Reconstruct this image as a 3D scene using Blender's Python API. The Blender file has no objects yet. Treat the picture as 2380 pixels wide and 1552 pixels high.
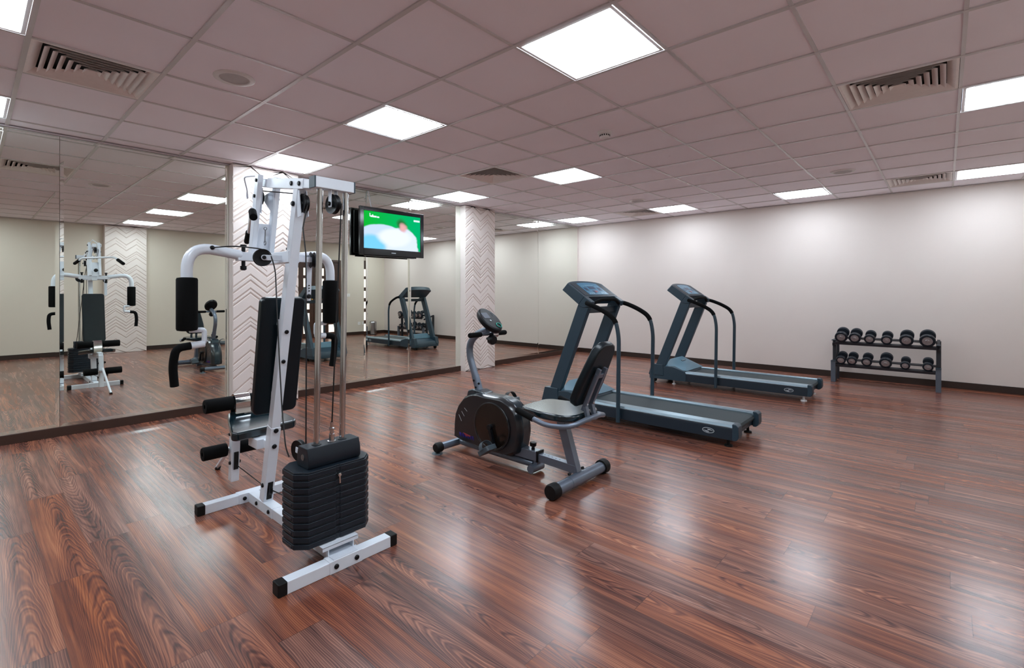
import bpy, bmesh, math, random
from mathutils import Vector, Matrix, Quaternion
random.seed(7)
SC = bpy.context.scene
COL = SC.collection
PI = math.pi
R = math.radians
# ------------------------------------------------------------------ camera geometry (metres)
FPX, PPX, PPY, YAW = 1133.8, 1150.1, 678.0, 0.7451
CAM = Vector((-0.2208, -2.9251, 1.225))
HC = 2.556            # ceiling height
MY = 2.60             # mirror plane
FW = Vector((math.cos(YAW), math.sin(YAW), 0)); RT = Vector((math.sin(YAW), -math.cos(YAW), 0)); UP = Vector((0, 0, 1))
def at(px, py, X=None, Y=None, Z=None):
    d = FW + RT * ((px - PPX) / FPX) - UP * ((py - PPY) / FPX)
    if X is not None: s = (X - CAM.x) / d.x
    elif Y is not None: s = (Y - CAM.y) / d.y
    else: s = (Z - CAM.z) / d.z
    return CAM + d * s

# ------------------------------------------------------------------ materials
def lin(c):
    c = [v / 255.0 for v in c]
    return tuple([(v / 12.92 if v <= 0.04045 else ((v + 0.055) / 1.055) ** 2.4) for v in c] + [1.0])
MATS = {}
def mat(name, rgb, rough=0.5, metal=0.0, var=0.06, scale=30.0, bump=0.0, bscale=200.0, spec=0.5, coat=0.0):
    m = bpy.data.materials.new(name); m.use_nodes = True
    nt = m.node_tree; N = nt.nodes; L = nt.links
    b = N['Principled BSDF']
    b.inputs['Roughness'].default_value = rough
    b.inputs['Metallic'].default_value = metal
    b.inputs['Specular IOR Level'].default_value = spec
    b.inputs['Coat Weight'].default_value = coat
    b.inputs['Coat Roughness'].default_value = 0.15
    tc = N.new('ShaderNodeTexCoord')
    n = N.new('ShaderNodeTexNoise'); n.inputs['Scale'].default_value = scale; n.inputs['Detail'].default_value = 4
    L.new(tc.outputs['Object'], n.inputs['Vector'])
    c = lin(rgb)
    mx = N.new('ShaderNodeMix'); mx.data_type = 'RGBA'
    mx.inputs['A'].default_value = tuple([v * (1 - var) for v in c[:3]] + [1])
    mx.inputs['B'].default_value = tuple([min(1, v * (1 + var)) for v in c[:3]] + [1])
    L.new(n.outputs['Fac'], mx.inputs['Factor'])
    L.new(mx.outputs['Result'], b.inputs['Base Color'])
    if bump:
        n2 = N.new('ShaderNodeTexNoise'); n2.inputs['Scale'].default_value = bscale; n2.inputs['Detail'].default_value = 3
        L.new(tc.outputs['Object'], n2.inputs['Vector'])
        bp = N.new('ShaderNodeBump'); bp.inputs['Strength'].default_value = bump; bp.inputs['Distance'].default_value = 0.002
        L.new(n2.outputs['Fac'], bp.inputs['Height']); L.new(bp.outputs['Normal'], b.inputs['Normal'])
    MATS[name] = m
    return m
mat('white_paint', (226, 234, 243), 0.32, 0.0, 0.02, coat=0.3)
mat('white_edge', (214, 222, 232), 0.35)
mat('black_rubber', (8, 9, 10), 0.6, bump=0.2, spec=0.3)
mat('black_foam', (5, 6, 7), 0.85, bump=0.5, bscale=500, spec=0.18)
mat('black_vinyl', (13, 25, 31), 0.34, bump=0.06, bscale=300, var=0.12, spec=0.3)
mat('seat_vinyl', (13, 32, 39), 0.2, bump=0.05, bscale=120, var=0.15, spec=0.6, coat=0.3)
mat('black_plastic', (8, 11, 15), 0.4, bump=0.1, spec=0.3)
mat('weight_iron', (19, 30, 40), 0.42, spec=0.4, bump=0.3, bscale=250, var=0.15)
mat('chrome', (205, 208, 210), 0.12, 1.0, 0.02)
mat('steel', (150, 155, 160), 0.3, 1.0)
mat('cable', (12, 12, 14), 0.5)
mat('slate', (37, 59, 72), 0.42, 0.0, 0.08, bump=0.15, bscale=500)
mat('slate_dark', (26, 41, 52), 0.45, 0.0, 0.08, bump=0.15, bscale=500)
mat('slate_light', (88, 124, 142), 0.45, 0.0, 0.06, bump=0.1, bscale=500)
mat('silver_rail', (146, 166, 176), 0.35, 0.6, 0.04)
mat('belt', (32, 47, 51), 0.6, bump=0.4, bscale=700, var=0.15)
mat('bike_frame', (108, 120, 136), 0.32, 0.45, 0.04, coat=0.3)
mat('bike_shell', (23, 28, 33), 0.28, 0.0, 0.1, coat=0.3)
mat('bike_shell_top', (28, 46, 55), 0.25, 0.0, 0.08, coat=0.4)
mat('bike_disc', (28, 22, 18), 0.2, 0.0, 0.1)
mat('pedal', (70, 82, 90), 0.45)
mat('cover_teal', (60, 160, 150), 0.4)
mat('rack_grey', (84, 93, 104), 0.45, 0.1)
mat('rack_dark', (34, 36, 42), 0.5)
mat('dumbbell_end', (160, 158, 160), 0.35, 0.6, 0.4, 90)
mat('grid', (206, 203, 204), 0.4, 0.3, 0.15, 3)
mat('duct_dark', (14, 14, 15), 0.8)
mat('vent_white', (240, 234, 232), 0.5)
mat('fixture_white', (222, 220, 220), 0.4)
mat('speaker_mesh', (186, 182, 182), 0.6, bump=0.6, bscale=900)
mat('plinth', (58, 36, 26), 0.45, 0.0, 0.2, 8)
mat('base_dark', (44, 28, 20), 0.45, 0.0, 0.2, 8)
mat('socket', (235, 235, 232), 0.35)
mat('bin_steel', (180, 182, 184), 0.2, 1.0)
mat('wood_door', (66, 38, 24), 0.4, 0.0, 0.35, 12)
mat('brass', (190, 150, 80), 0.25, 1.0)
mat('tv_plastic', (10, 12, 16), 0.14, 0.0, 0.05)
mat('stone_face', (226, 216, 210), 0.6, 0.0, 0.05, 6, bump=0.25, bscale=60)
mat('stone_joint', (200, 184, 174), 0.75, 0.0, 0.1, 10)
mat('logo_light', (190, 200, 205), 0.4)
mat('logo_blue', (36, 30, 130), 0.4)
mat('logo_red', (150, 50, 60), 0.4)
mat('ring_teal', (40, 170, 150), 0.4)
mat('lcd', (90, 96, 106), 0.25)
mat('display_blue', (70, 128, 160), 0.3, 0.0, 0.2, 40)
mat('display_navy', (32, 60, 92), 0.3)
mat('display_pale', (150, 190, 205), 0.35)
mat('display_red', (170, 90, 90), 0.35)

def emis(name, rgb, strength):
    m = bpy.data.materials.new(name); m.use_nodes = True
    nt = m.node_tree; nt.nodes.clear()
    o = nt.nodes.new('ShaderNodeOutputMaterial'); e = nt.nodes.new('ShaderNodeEmission')
    e.inputs['Color'].default_value = lin(rgb); e.inputs['Strength'].default_value = strength
    nt.links.new(e.outputs[0], o.inputs[0]); MATS[name] = m
    return m
LAMP = 13.0
emis('lamp', (230, 243, 255), LAMP)
emis('door_glass', (255, 240, 232), 0.9)
emis('pilot_green', (60, 255, 140), 1.0)

# mirror
m = mat('mirror', (236, 240, 232), 0.0, 1.0, 0.0)
# walls
def wall_mat(name, rgb):
    m = mat(name, rgb, 0.7, 0.0, 0.03, 1.2, bump=0.35, bscale=160)
    return m
wall_mat('wallpaper', (219, 208, 201))
wall_mat('wall_cream', (212, 203, 188))
# ceiling tile: plain board, a few specks
def ceiling_mat():
    m = mat('ceiling_tile', (245, 240, 248), 0.85, 0.0, 0.03, 2.0, bump=0.1, bscale=300)
    nt = m.node_tree; N = nt.nodes; L = nt.links; b = N['Principled BSDF']
    src = b.inputs['Base Color'].links[0].from_socket
    g = N.new('ShaderNodeNewGeometry')
    v = N.new('ShaderNodeTexVoronoi'); v.inputs['Scale'].default_value = 1.6; v.inputs['Randomness'].default_value = 1
    L.new(g.outputs['Position'], v.inputs['Vector'])
    mr = N.new('ShaderNodeMapRange'); mr.inputs['From Min'].default_value = 0.012; mr.inputs['From Max'].default_value = 0.022
    mr.inputs['To Min'].default_value = 0.78; mr.inputs['To Max'].default_value = 1.0
    L.new(v.outputs['Distance'], mr.inputs['Value'])
    mx = N.new('ShaderNodeMix'); mx.data_type = 'RGBA'; mx.blend_type = 'MULTIPLY'; mx.inputs['Factor'].default_value = 1
    L.new(src, mx.inputs['A']); L.new(mr.outputs['Result'], mx.inputs['B']); L.new(mx.outputs['Result'], b.inputs['Base Color'])
ceiling_mat()

def floor_mat():
    m = bpy.data.materials.new('laminate'); m.use_nodes = True; MATS['laminate'] = m
    nt = m.node_tree; N = nt.nodes; L = nt.links; b = N['Principled BSDF']
    def M(op, a, bb=None, c=None):
        n = N.new('ShaderNodeMath'); n.operation = op
        for i, v in enumerate((a, bb, c)):
            if v is None: continue
            if isinstance(v, (int, float)): n.inputs[i].default_value = v
            else: L.new(v, n.inputs[i])
        return n.outputs[0]
    def CX(x, y, z=0.0):
        n = N.new('ShaderNodeCombineXYZ')
        for i, v in enumerate((x, y, z)):
            if isinstance(v, (int, float)): n.inputs[i].default_value = v
            else: L.new(v, n.inputs[i])
        return n.outputs[0]
    def noise(vec, scale, detail=3, rough=0.5, dist=0.0):
        n = N.new('ShaderNodeTexNoise'); n.inputs['Scale'].default_value = scale; n.inputs['Detail'].default_value = detail
        n.inputs['Roughness'].default_value = rough; n.inputs['Distortion'].default_value = dist
        L.new(vec, n.inputs['Vector']); return n.outputs['Fac']
    g = N.new('ShaderNodeNewGeometry'); s = N.new('ShaderNodeSeparateXYZ'); L.new(g.outputs['Position'], s.inputs[0])
    x, y = s.outputs[0], s.outputs[1]
    PW, PLN = 0.168, 1.21
    row = M('FLOOR', M('DIVIDE', M('ADD', x, 0.155), PW))
    wr = N.new('ShaderNodeTexWhiteNoise'); wr.noise_dimensions = '1D'; L.new(row, wr.inputs['W'])
    yy = M('ADD', M('DIVIDE', y, PLN), wr.outputs['Value'])
    colm = M('FLOOR', yy)
    wn = N.new('ShaderNodeTexWhiteNoise'); wn.noise_dimensions = '2D'; L.new(CX(row, colm), wn.inputs['Vector'])
    sp = N.new('ShaderNodeSeparateColor'); L.new(wn.outputs['Color'], sp.inputs[0])
    r1, r2, r3 = sp.outputs[0], sp.outputs[1], sp.outputs[2]
    fx = M('SUBTRACT', M('FRACT', M('DIVIDE', M('ADD', x, 0.155), PW)), 0.5)     # -.5 .. .5 across the plank
    fy = M('FRACT', yy)
    off = M('MULTIPLY', r1, 37.0)
    # warp
    nv = CX(M('MULTIPLY', x, 5.0), M('MULTIPLY', y, 1.1), off)
    w1 = noise(nv, 1.0, 3, 0.55)
    w2 = noise(CX(M('MULTIPLY', x, 26.0), M('MULTIPLY', y, 2.2), off), 1.0, 2)
    sx = M('SUBTRACT', fx, M('MULTIPLY', M('SUBTRACT', r2, 0.5), 0.6))
    cath = M('ADD', M('MULTIPLY', M('POWER', sx, 2.0), 5.5), M('MULTIPLY', M('MULTIPLY', fy, 1.6), M('SUBTRACT', M('MULTIPLY', M('GREATER_THAN', r3, 0.8), 2.0), 1.0)))
    strt = M('MULTIPLY', sx, 3.4)
    kind = M('GREATER_THAN', r3, 0.60)
    f = N.new('ShaderNodeMix'); L.new(kind, f.inputs['Factor']); L.new(strt, f.inputs['A']); L.new(cath, f.inputs['B'])
    fld = M('ADD', M('ADD', f.outputs['Result'], M('MULTIPLY', w1, 1.35)), M('MULTIPLY', w2, 0.12))
    rings = M('ADD', M('MULTIPLY', M('SINE', M('MULTIPLY', fld, 44.0)), 0.5), 0.5)
    rings2 = M('ADD', M('MULTIPLY', M('SINE', M('MULTIPLY', fld, 83.0)), 0.5), 0.5)
    xw = M('ADD', x, M('MULTIPLY', M('SUBTRACT', w1, 0.5), 0.05))
    fine = noise(CX(M('MULTIPLY', xw, 150.0), M('MULTIPLY', y, 2.4), off), 1.0, 4, 0.65)
    broad = noise(CX(M('MULTIPLY', xw, 24.0), M('MULTIPLY', y, 1.1), off), 1.0, 3, 0.6)
    mixv = M('ADD', M('ADD', M('MULTIPLY', rings, 0.145), M('MULTIPLY', rings2, 0.10)), M('ADD', M('MULTIPLY', fine, 0.46), M('MULTIPLY', broad, 0.74)))
    mixv = M('ADD', M('ADD', M('MULTIPLY', M('SUBTRACT', mixv, 0.72), 1.05), 0.555), M('MULTIPLY', M('SUBTRACT', r1, 0.5), 0.07))
    cr = N.new('ShaderNodeValToRGB'); e = cr.color_ramp.elements
    e[0].position = 0.28; e[0].color = lin((54, 30, 27)); e[1].position = 0.94; e[1].color = lin((190, 128, 92))
    for p, c in ((0.42, (84, 47, 39)), (0.55, (115, 66, 51)), (0.68, (146, 87, 62))):
        q = cr.color_ramp.elements.new(p); q.color = lin(c)
    L.new(mixv, cr.inputs['Fac'])
    # plank tone: some redder, some greyer
    hs = N.new('ShaderNodeHueSaturation'); L.new(cr.outputs['Color'], hs.inputs['Color'])
    L.new(M('ADD', 0.80, M('MULTIPLY', r2, 0.28)), hs.inputs['Saturation'])
    L.new(M('ADD', 0.94, M('MULTIPLY', r3, 0.13)), hs.inputs['Value'])
    # joints
    ex = M('SUBTRACT', 0.5, M('ABSOLUTE', fx))
    jx = M('LESS_THAN', ex, 0.008)
    ey = M('MINIMUM', fy, M('SUBTRACT', 1.0, fy))
    jy = M('LESS_THAN', ey, 0.0013)
    j = M('MAXIMUM', jx, jy)
    jm = N.new('ShaderNodeMix'); jm.data_type = 'RGBA'; L.new(M('MULTIPLY', j, 0.45), jm.inputs['Factor'])
    L.new(hs.outputs['Color'], jm.inputs['A']); jm.inputs['B'].default_value = lin((40, 22, 18))
    L.new(jm.outputs['Result'], b.inputs['Base Color'])
    # gloss with wear
    wear = noise(CX(M('MULTIPLY', x, 2.0), M('MULTIPLY', y, 1.2), 3.0), 1.0, 4, 0.6)
    L.new(M('ADD', M('ADD', 0.16, M('MULTIPLY', wear, 0.12)), M('MULTIPLY', fine, 0.05)), b.inputs['Roughness'])
    b.inputs['Specular IOR Level'].default_value = 0.6; b.inputs['Coat Weight'].default_value = 0.12; b.inputs['Coat Roughness'].default_value = 0.42
    hgt = M('SUBTRACT', M('ADD', M('MULTIPLY', fine, 0.5), M('MULTIPLY', w2, 0.6)), M('MULTIPLY', j, 1.5))
    wav = noise(CX(M('MULTIPLY', x, 6.0), M('MULTIPLY', y, 1.0), 9.0), 1.0, 2)
    bp = N.new('ShaderNodeBump'); bp.inputs['Strength'].default_value = 0.25; bp.inputs['Distance'].default_value = 0.0006
    L.new(M('ADD', hgt, M('MULTIPLY', wav, 2.2)), bp.inputs['Height']); L.new(bp.outputs['Normal'], b.inputs['Normal'])
floor_mat()

def screen_mat():
    """football broadcast on the television: green pitch, blurred player in white and pale blue"""
    m = bpy.data.materials.new('screen'); m.use_nodes = True; MATS['screen'] = m
    nt = m.node_tree; N = nt.nodes; L = nt.links; N.clear()
    out = N.new('ShaderNodeOutputMaterial'); em = N.new('ShaderNodeEmission'); L.new(em.outputs[0], out.inputs[0])
    tc = N.new('ShaderNodeTexCoord'); s = N.new('ShaderNodeSeparateXYZ'); L.new(tc.outputs['Generated'], s.inputs[0])
    def M(op, a, bb=None):
        n = N.new('ShaderNodeMath'); n.operation = op
        for i, v in enumerate((a, bb)):
            if v is None: continue
            if isinstance(v, (int, float)): n.inputs[i].default_value = v
            else: L.new(v, n.inputs[i])
        return n.outputs[0]
    ns = N.new('ShaderNodeTexNoise'); ns.inputs['Scale'].default_value = 3.2; ns.inputs['Detail'].default_value = 3; L.new(tc.outputs['Generated'], ns.inputs['Vector'])
    u = M('ADD', s.outputs[0], M('MULTIPLY', M('SUBTRACT', ns.outputs['Fac'], 0.5), 0.12)); v = M('ADD', s.outputs[2], M('MULTIPLY', M('SUBTRACT', ns.outputs['Fac'], 0.5), 0.10))
    cur = None
    bg = N.new('ShaderNodeMix'); bg.data_type = 'RGBA'; L.new(s.outputs[0], bg.inputs['Factor'])
    bg.inputs['A'].default_value = lin((14, 178, 50)); bg.inputs['B'].default_value = lin((0, 176, 110)); cur = bg.outputs['Result']
    def blob(cu, cv, ru, rv, rgb, soft):
        nonlocal cur
        d = M('ADD', M('POWER', M('ABSOLUTE', M('DIVIDE', M('SUBTRACT', u, cu), ru)), 2.0), M('POWER', M('ABSOLUTE', M('DIVIDE', M('SUBTRACT', v, cv), rv)), 2.0))
        mr = N.new('ShaderNodeMapRange'); mr.interpolation_type = 'SMOOTHSTEP'
        mr.inputs['From Min'].default_value = 1 - soft; mr.inputs['From Max'].default_value = 1 + soft
        mr.inputs['To Min'].default_value = 1; mr.inputs['To Max'].default_value = 0
        L.new(d, mr.inputs['Value'])
        mx = N.new('ShaderNodeMix'); mx.data_type = 'RGBA'; L.new(mr.outputs['Result'], mx.inputs['Factor'])
        L.new(cur, mx.inputs['A']); mx.inputs['B'].default_value = lin(rgb); cur = mx.outputs['Result']
    blob(0.30, 0.25, 0.42, 0.43, (196, 218, 250), 0.10)
    blob(0.66, 0.08, 0.30, 0.56, (216, 230, 252), 0.12)
    blob(0.14, 0.12, 0.24, 0.26, (120, 205, 245), 0.5)
    blob(0.52, 0.34, 0.28, 0.24, (232, 240, 255), 0.5)
    blob(0.655, 0.74, 0.085, 0.15, (40, 105, 55), 1.0)
    blob(0.675, 0.65, 0.062, 0.13, (226, 172, 172), 1.0)
    L.new(cur, em.inputs['Color']); em.inputs['Strength'].default_value = 0.62
screen_mat()

# ------------------------------------------------------------------ mesh builder
def V(*a): return Vector(a[0]) if len(a) == 1 else Vector(a)
class MB:
    def __init__(s): s.v = []; s.f = []; s.sm = []
    def add(s, vs, fs, smooth=False):
        o = len(s.v); s.v += [V(v) for v in vs]; s.f += [tuple(i + o for i in f) for f in fs]; s.sm += [smooth] * len(fs)
        return s
    def box(s, lo, hi):
        x0, y0, z0 = lo; x1, y1, z1 = hi
        return s.add([(x0,y0,z0),(x1,y0,z0),(x1,y1,z0),(x0,y1,z0),(x0,y0,z1),(x1,y0,z1),(x1,y1,z1),(x0,y1,z1)],
                     [(3,2,1,0),(4,5,6,7),(0,1,5,4),(1,2,6,5),(2,3,7,6),(3,0,4,7)])
    def beam(s, p, q, w, h, up=(0, 0, 1)):
        """rectangular bar p->q, w across, h along the up side"""
        p, q = V(p), V(q); d = (q - p).normalized(); side = d.cross(V(up))
        if side.length < 1e-6: side = d.cross(V(1, 0, 0))
        side.normalize(); u = side.cross(d).normalized()
        c = []
        for e in (p, q):
            for a, b in ((-1,-1),(1,-1),(1,1),(-1,1)): c.append(e + side * a * w / 2 + u * b * h / 2)
        return s.add(c, [(3,2,1,0),(4,5,6,7),(0,1,5,4),(1,2,6,5),(2,3,7,6),(3,0,4,7)])
    def tube(s, pts, r, n=12, cap=True, closed=False):
        pts = [V(p) for p in pts]; m = len(pts)
        rr = r if isinstance(r, (list, tuple)) else [r] * m
        t = []
        for i in range(m):
            a = pts[(i - 1) % m] if (i > 0 or closed) else pts[i]; b = pts[(i + 1) % m] if (i < m - 1 or closed) else pts[i]
            t.append((b - a).normalized())
        ref = V(0, 0, 1) if abs(t[0].z) < 0.9 else V(1, 0, 0)
        nrm = t[0].cross(ref).normalized(); vs = []
        for i in range(m):
            if i: nrm = (t[i - 1].rotation_difference(t[i]) @ nrm).normalized()
            bn = t[i].cross(nrm).normalized()
            for k in range(n):
                a = 2 * PI * k / n; vs.append(pts[i] + (nrm * math.cos(a) + bn * math.sin(a)) * rr[i])
        fs = []
        for i in range(m if closed else m - 1):
            j = (i + 1) % m
            for k in range(n): fs.append((i*n + k, j*n + k, j*n + (k+1) % n, i*n + (k+1) % n))
        fs = [tuple(reversed(f)) for f in fs]
        s.add(vs, fs, True)
        if cap and not closed:
            o = len(s.v) - len(vs)
            s.f.append(tuple(o + k for k in range(n))); s.sm.append(False)
            s.f.append(tuple(o + (m-1)*n + (n-1-k) for k in range(n))); s.sm.append(False)
        return s
    def cyl(s, p, q, r, n=20): return s.tube([p, q], r, n)
    def lathe(s, c, axis, prof, n=24):
        """prof: (radius, height along axis) list"""
        c = V(c); ax = V(axis).normalized(); ref = V(0, 0, 1) if abs(ax.z) < 0.9 else V(1, 0, 0)
        a1 = ax.cross(ref).normalized(); a2 = ax.cross(a1)
        vs = []; m = len(prof)
        for r_, h in prof:
            for k in range(n):
                a = 2*PI*k/n; vs.append(c + ax*h + (a1*math.cos(a) + a2*math.sin(a))*max(r_, 1e-5))
        fs = [(i*n+k, i*n+(k+1) % n, (i+1)*n+(k+1) % n, (i+1)*n+k) for i in range(m-1) for k in range(n)]
        return s.add(vs, fs, True)
    def prism(s, prof, ax, a, b):
        """closed 2D profile extruded along ax ('x': prof=(y,z); 'y': (x,z); 'z': (x,y)) from a to b"""
        def P(u, v, t): return {'x': (t, u, v), 'y': (u, t, v), 'z': (u, v, t)}[ax]
        n = len(prof)
        vs = [P(u, v, a) for u, v in prof] + [P(u, v, b) for u, v in prof]
        fs = [tuple(range(n)), tuple(reversed(range(n, 2*n)))] + [(i, i+n, (i+1) % n + n, (i+1) % n) for i in range(n)]
        return s.add(vs, fs)
    def slab(s, prof, o, eu, ev, en, t):
        """closed profile in plane (o,eu,ev) thickened along en by t"""
        o, eu, ev, en = V(o), V(eu), V(ev), V(en); n = len(prof)
        vs = [o + eu*u + ev*v for u, v in prof] + [o + eu*u + ev*v + en*t for u, v in prof]
        return s.add(vs, [tuple(range(n)), tuple(reversed(range(n, 2*n)))] + [(i, i+n, (i+1) % n + n, (i+1) % n) for i in range(n)])
    def torus(s, c, axis, Rr, r, n=32, k=8):
        c = V(c); ax = V(axis).normalized(); ref = V(0, 0, 1) if abs(ax.z) < 0.9 else V(1, 0, 0)
        a1 = ax.cross(ref).normalized(); a2 = ax.cross(a1)
        return s.tube([c + (a1*math.cos(2*PI*i/n) + a2*math.sin(2*PI*i/n))*Rr for i in range(n)], r, k, closed=True)
    def build(s, name, m, parent=None, org=None, bev=0.0, seg=2, ang=35, sub=0):
        me = bpy.data.meshes.new(name)
        o3 = V(org) if org is not None else V(0, 0, 0)
        me.from_pydata([v - o3 for v in s.v], [], s.f); me.validate()
        bm = bmesh.new(); bm.from_mesh(me); bmesh.ops.recalc_face_normals(bm, faces=bm.faces); bm.to_mesh(me); bm.free()
        if len(me.polygons) == len(s.sm):
            me.polygons.foreach_set('use_smooth', [True if (bev or sub or x) else False for x in s.sm])
        me.set_sharp_from_angle(angle=R(ang))
        ms = m if isinstance(m, (list, tuple)) else [m]
        for q in ms: me.materials.append(MATS[q] if isinstance(q, str) else q)
        ob = bpy.data.objects.new(name, me); COL.objects.link(ob)
        if bev:
            b = ob.modifiers.new('Bevel', 'BEVEL'); b.width = bev; b.segments = seg; b.limit_method = 'ANGLE'; b.angle_limit = R(40); b.harden_normals = True
        if sub:
            q = ob.modifiers.new('Subdivision', 'SUBSURF'); q.levels = sub; q.render_levels = sub
        if parent is not None: ob.parent = parent
        elif org is not None: ob.location = o3
        return ob
def fillet(pts, r, n=6):
    pts = [V(p) for p in pts]; out = [pts[0]]
    for i in range(1, len(pts) - 1):
        a, b, c = pts[i-1], pts[i], pts[i+1]
        rr = min(r, (a-b).length*0.49, (c-b).length*0.49)
        p = b + (a-b).normalized()*rr; q = b + (c-b).normalized()*rr
        for k in range(n + 1):
            t = k/n; out.append(p*(1-t)**2 + b*2*t*(1-t) + q*t*t)
    out.append(pts[-1]); return out
def rrect(w, h, r, n=5):
    out = []
    for cx, cy, a0 in ((w/2-r, h/2-r, 0), (-w/2+r, h/2-r, 90), (-w/2+r, -h/2+r, 180), (w/2-r, -h/2+r, 270)):
        for k in range(n + 1):
            a = R(a0 + 90*k/n); out.append((cx + r*math.cos(a), cy + r*math.sin(a)))
    return out
def thing(name, label, cat, loc, group=None, rz=0.0):
    o = bpy.data.objects.new(name, None); COL.objects.link(o); o.location = loc; o.rotation_euler = (0, 0, rz)
    o.empty_display_size = 0.1
    o['label'] = label; o['category'] = cat
    if group: o['group'] = group
    return o
def tag(o, label, cat, group=None, kind=None):
    o['label'] = label; o['category'] = cat
    if group: o['group'] = group
    if kind: o['kind'] = kind
    return o
def struct(o, label=None):
    o['kind'] = 'structure'
    if label: o['label'] = label
    return o
def kids(o): return list(o.children)
def copy_tree(o, parent=None):
    c = o.copy(); COL.objects.link(c)
    if parent is not None: c.parent = parent
    for ch in kids(o): copy_tree(ch, c)
    return c

# ------------------------------------------------------------------ room shell
XL, XR, YO, YW = -3.0, 8.30, -4.25, 2.62
def quadbox(name, lo, hi, m, **k): return struct(MB().box(lo, hi).build(name, m, **k))
quadbox('floor', (XL-0.1, YO-0.1, -0.1), (XR+0.1, YW+0.1, 0.0), 'laminate')
struct(quadbox('wall_back', (XR, YO-0.1, 0), (XR+0.1, YW+0.1, HC+0.2), 'wallpaper'))
quadbox('wall_left', (XL-0.1, YO-0.1, 0), (XL, YW+0.1, HC+0.2), 'wall_cream')
quadbox('wall_mirror', (XL, YW, 0), (XR, YW+0.1, HC+0.2), 'wall_cream')
# opposite wall with the door opening
DX0, DX1, DZ = 5.30, 6.86, 2.10
w = MB(); w.box((XL, YO-0.1, 0), (DX0, YO, HC+0.2)); w.box((DX1, YO-0.1, 0), (XR, YO, HC+0.2)); w.box((DX0, YO-0.1, DZ), (DX1, YO, HC+0.2))
struct(w.build('wall_opposite', 'wall_cream'))
# skirting
quadbox('baseboard_back', (XR-0.015, YO, 0), (XR, YW-0.02, 0.085), 'base_dark', bev=0.003)
b = MB(); b.box((XL, YO, 0), (DX0, YO+0.015, 0.085)); b.box((DX1, YO, 0), (XR-0.015, YO+0.015, 0.085))
struct(b.build('baseboard_opposite', 'base_dark', bev=0.003))
quadbox('baseboard_left', (XL, YO+0.015, 0), (XL+0.015, YW-0.02, 0.085), 'base_dark', bev=0.003)
COLS = ((1.65, 2.345), (4.98, 5.65))
CF = 2.485
spans = [(XL+0.015, COLS[0][0]), (COLS[0][1], COLS[1][0]), (COLS[1][1], XR-0.015)]
for i, (a, c) in enumerate(spans):
    quadbox('baseboard_mirror' if i == 0 else 'baseboard_mirror_%d' % (i+1), (a, MY-0.012, 0), (c, YW, 0.078), 'plinth', bev=0.003)

# mirror panels: silvered glass with a shallow bevel round each pane
def mirror_pane(x0, x1, name, label):
    z0, z1, bw, bd = 0.079, HC-0.012, 0.026, 0.0015
    m = MB(); y = MY
    o = [(x0, z0), (x1, z0), (x1, z1), (x0, z1)]; i = [(x0+bw, z0+bw), (x1-bw, z0+bw), (x1-bw, z1-bw), (x0+bw, z1-bw)]
    vs = [(a, y-bd, b_) for a, b_ in o] + [(a, y, b_) for a, b_ in i] + [(a, y+0.006, b_) for a, b_ in o]
    fs = [(4,5,6,7)] + [(k, (k+1) % 4, (k+1) % 4+4, k+4) for k in range(4)] + [(k, k+8, (k+1) % 4+8, (k+1) % 4) for k in range(4)] + [(11,10,9,8)]
    m.add(vs, fs)
    ob = m.build(name, 'mirror', org=((x0+x1)/2, y, 0), ang=0.01)
    for p in ob.data.polygons: p.use_smooth = False
    return tag(ob, label, 'mirror', 'tall wall mirror panes')
panes = [(XL+0.01, -1.0, 'tall wall mirror pane at the far left end, beyond the left picture edge'),
         (-0.997, 0.3165, 'tall wall mirror pane at the left edge, left of the first seam'),
         (0.3195, 1.647, 'tall wall mirror pane reflecting the white gym machine, left of the near pillar'),
         (2.348, 3.296, 'tall wall mirror pane right of the near pillar, behind the chrome guide rods'),
         (3.299, 4.000, 'narrow wall mirror pane directly behind the television'),
         (4.003, 4.977, 'tall wall mirror pane left of the far pillar, reflecting the far treadmill'),
         (5.653, 6.950, 'tall wall mirror pane right of the far pillar'),
         (6.953, 8.255, 'last wall mirror pane, next to the back corner')]
for a, c, l in panes: mirror_pane(a, c, 'wall_mirror_pane', l)
quadbox('trim_1', (8.258, MY-0.002, 0.079), (8.298, YW, HC-0.012), 'wallpaper')
# thin ceiling angle round the walls
t = MB()
t.box((XL, YW-0.04, HC-0.010), (XR, YW, HC+0.001)); t.box((XR-0.02, YO, HC-0.004), (XR, YW-0.04, HC+0.001))
t.box((XL, YO, HC-0.004), (XR-0.02, YO+0.02, HC+0.001)); t.box((XL, YO+0.02, HC-0.004), (XL+0.02, YW-0.04, HC+0.001))
struct(t.build('trim_2', 'grid'))

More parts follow.
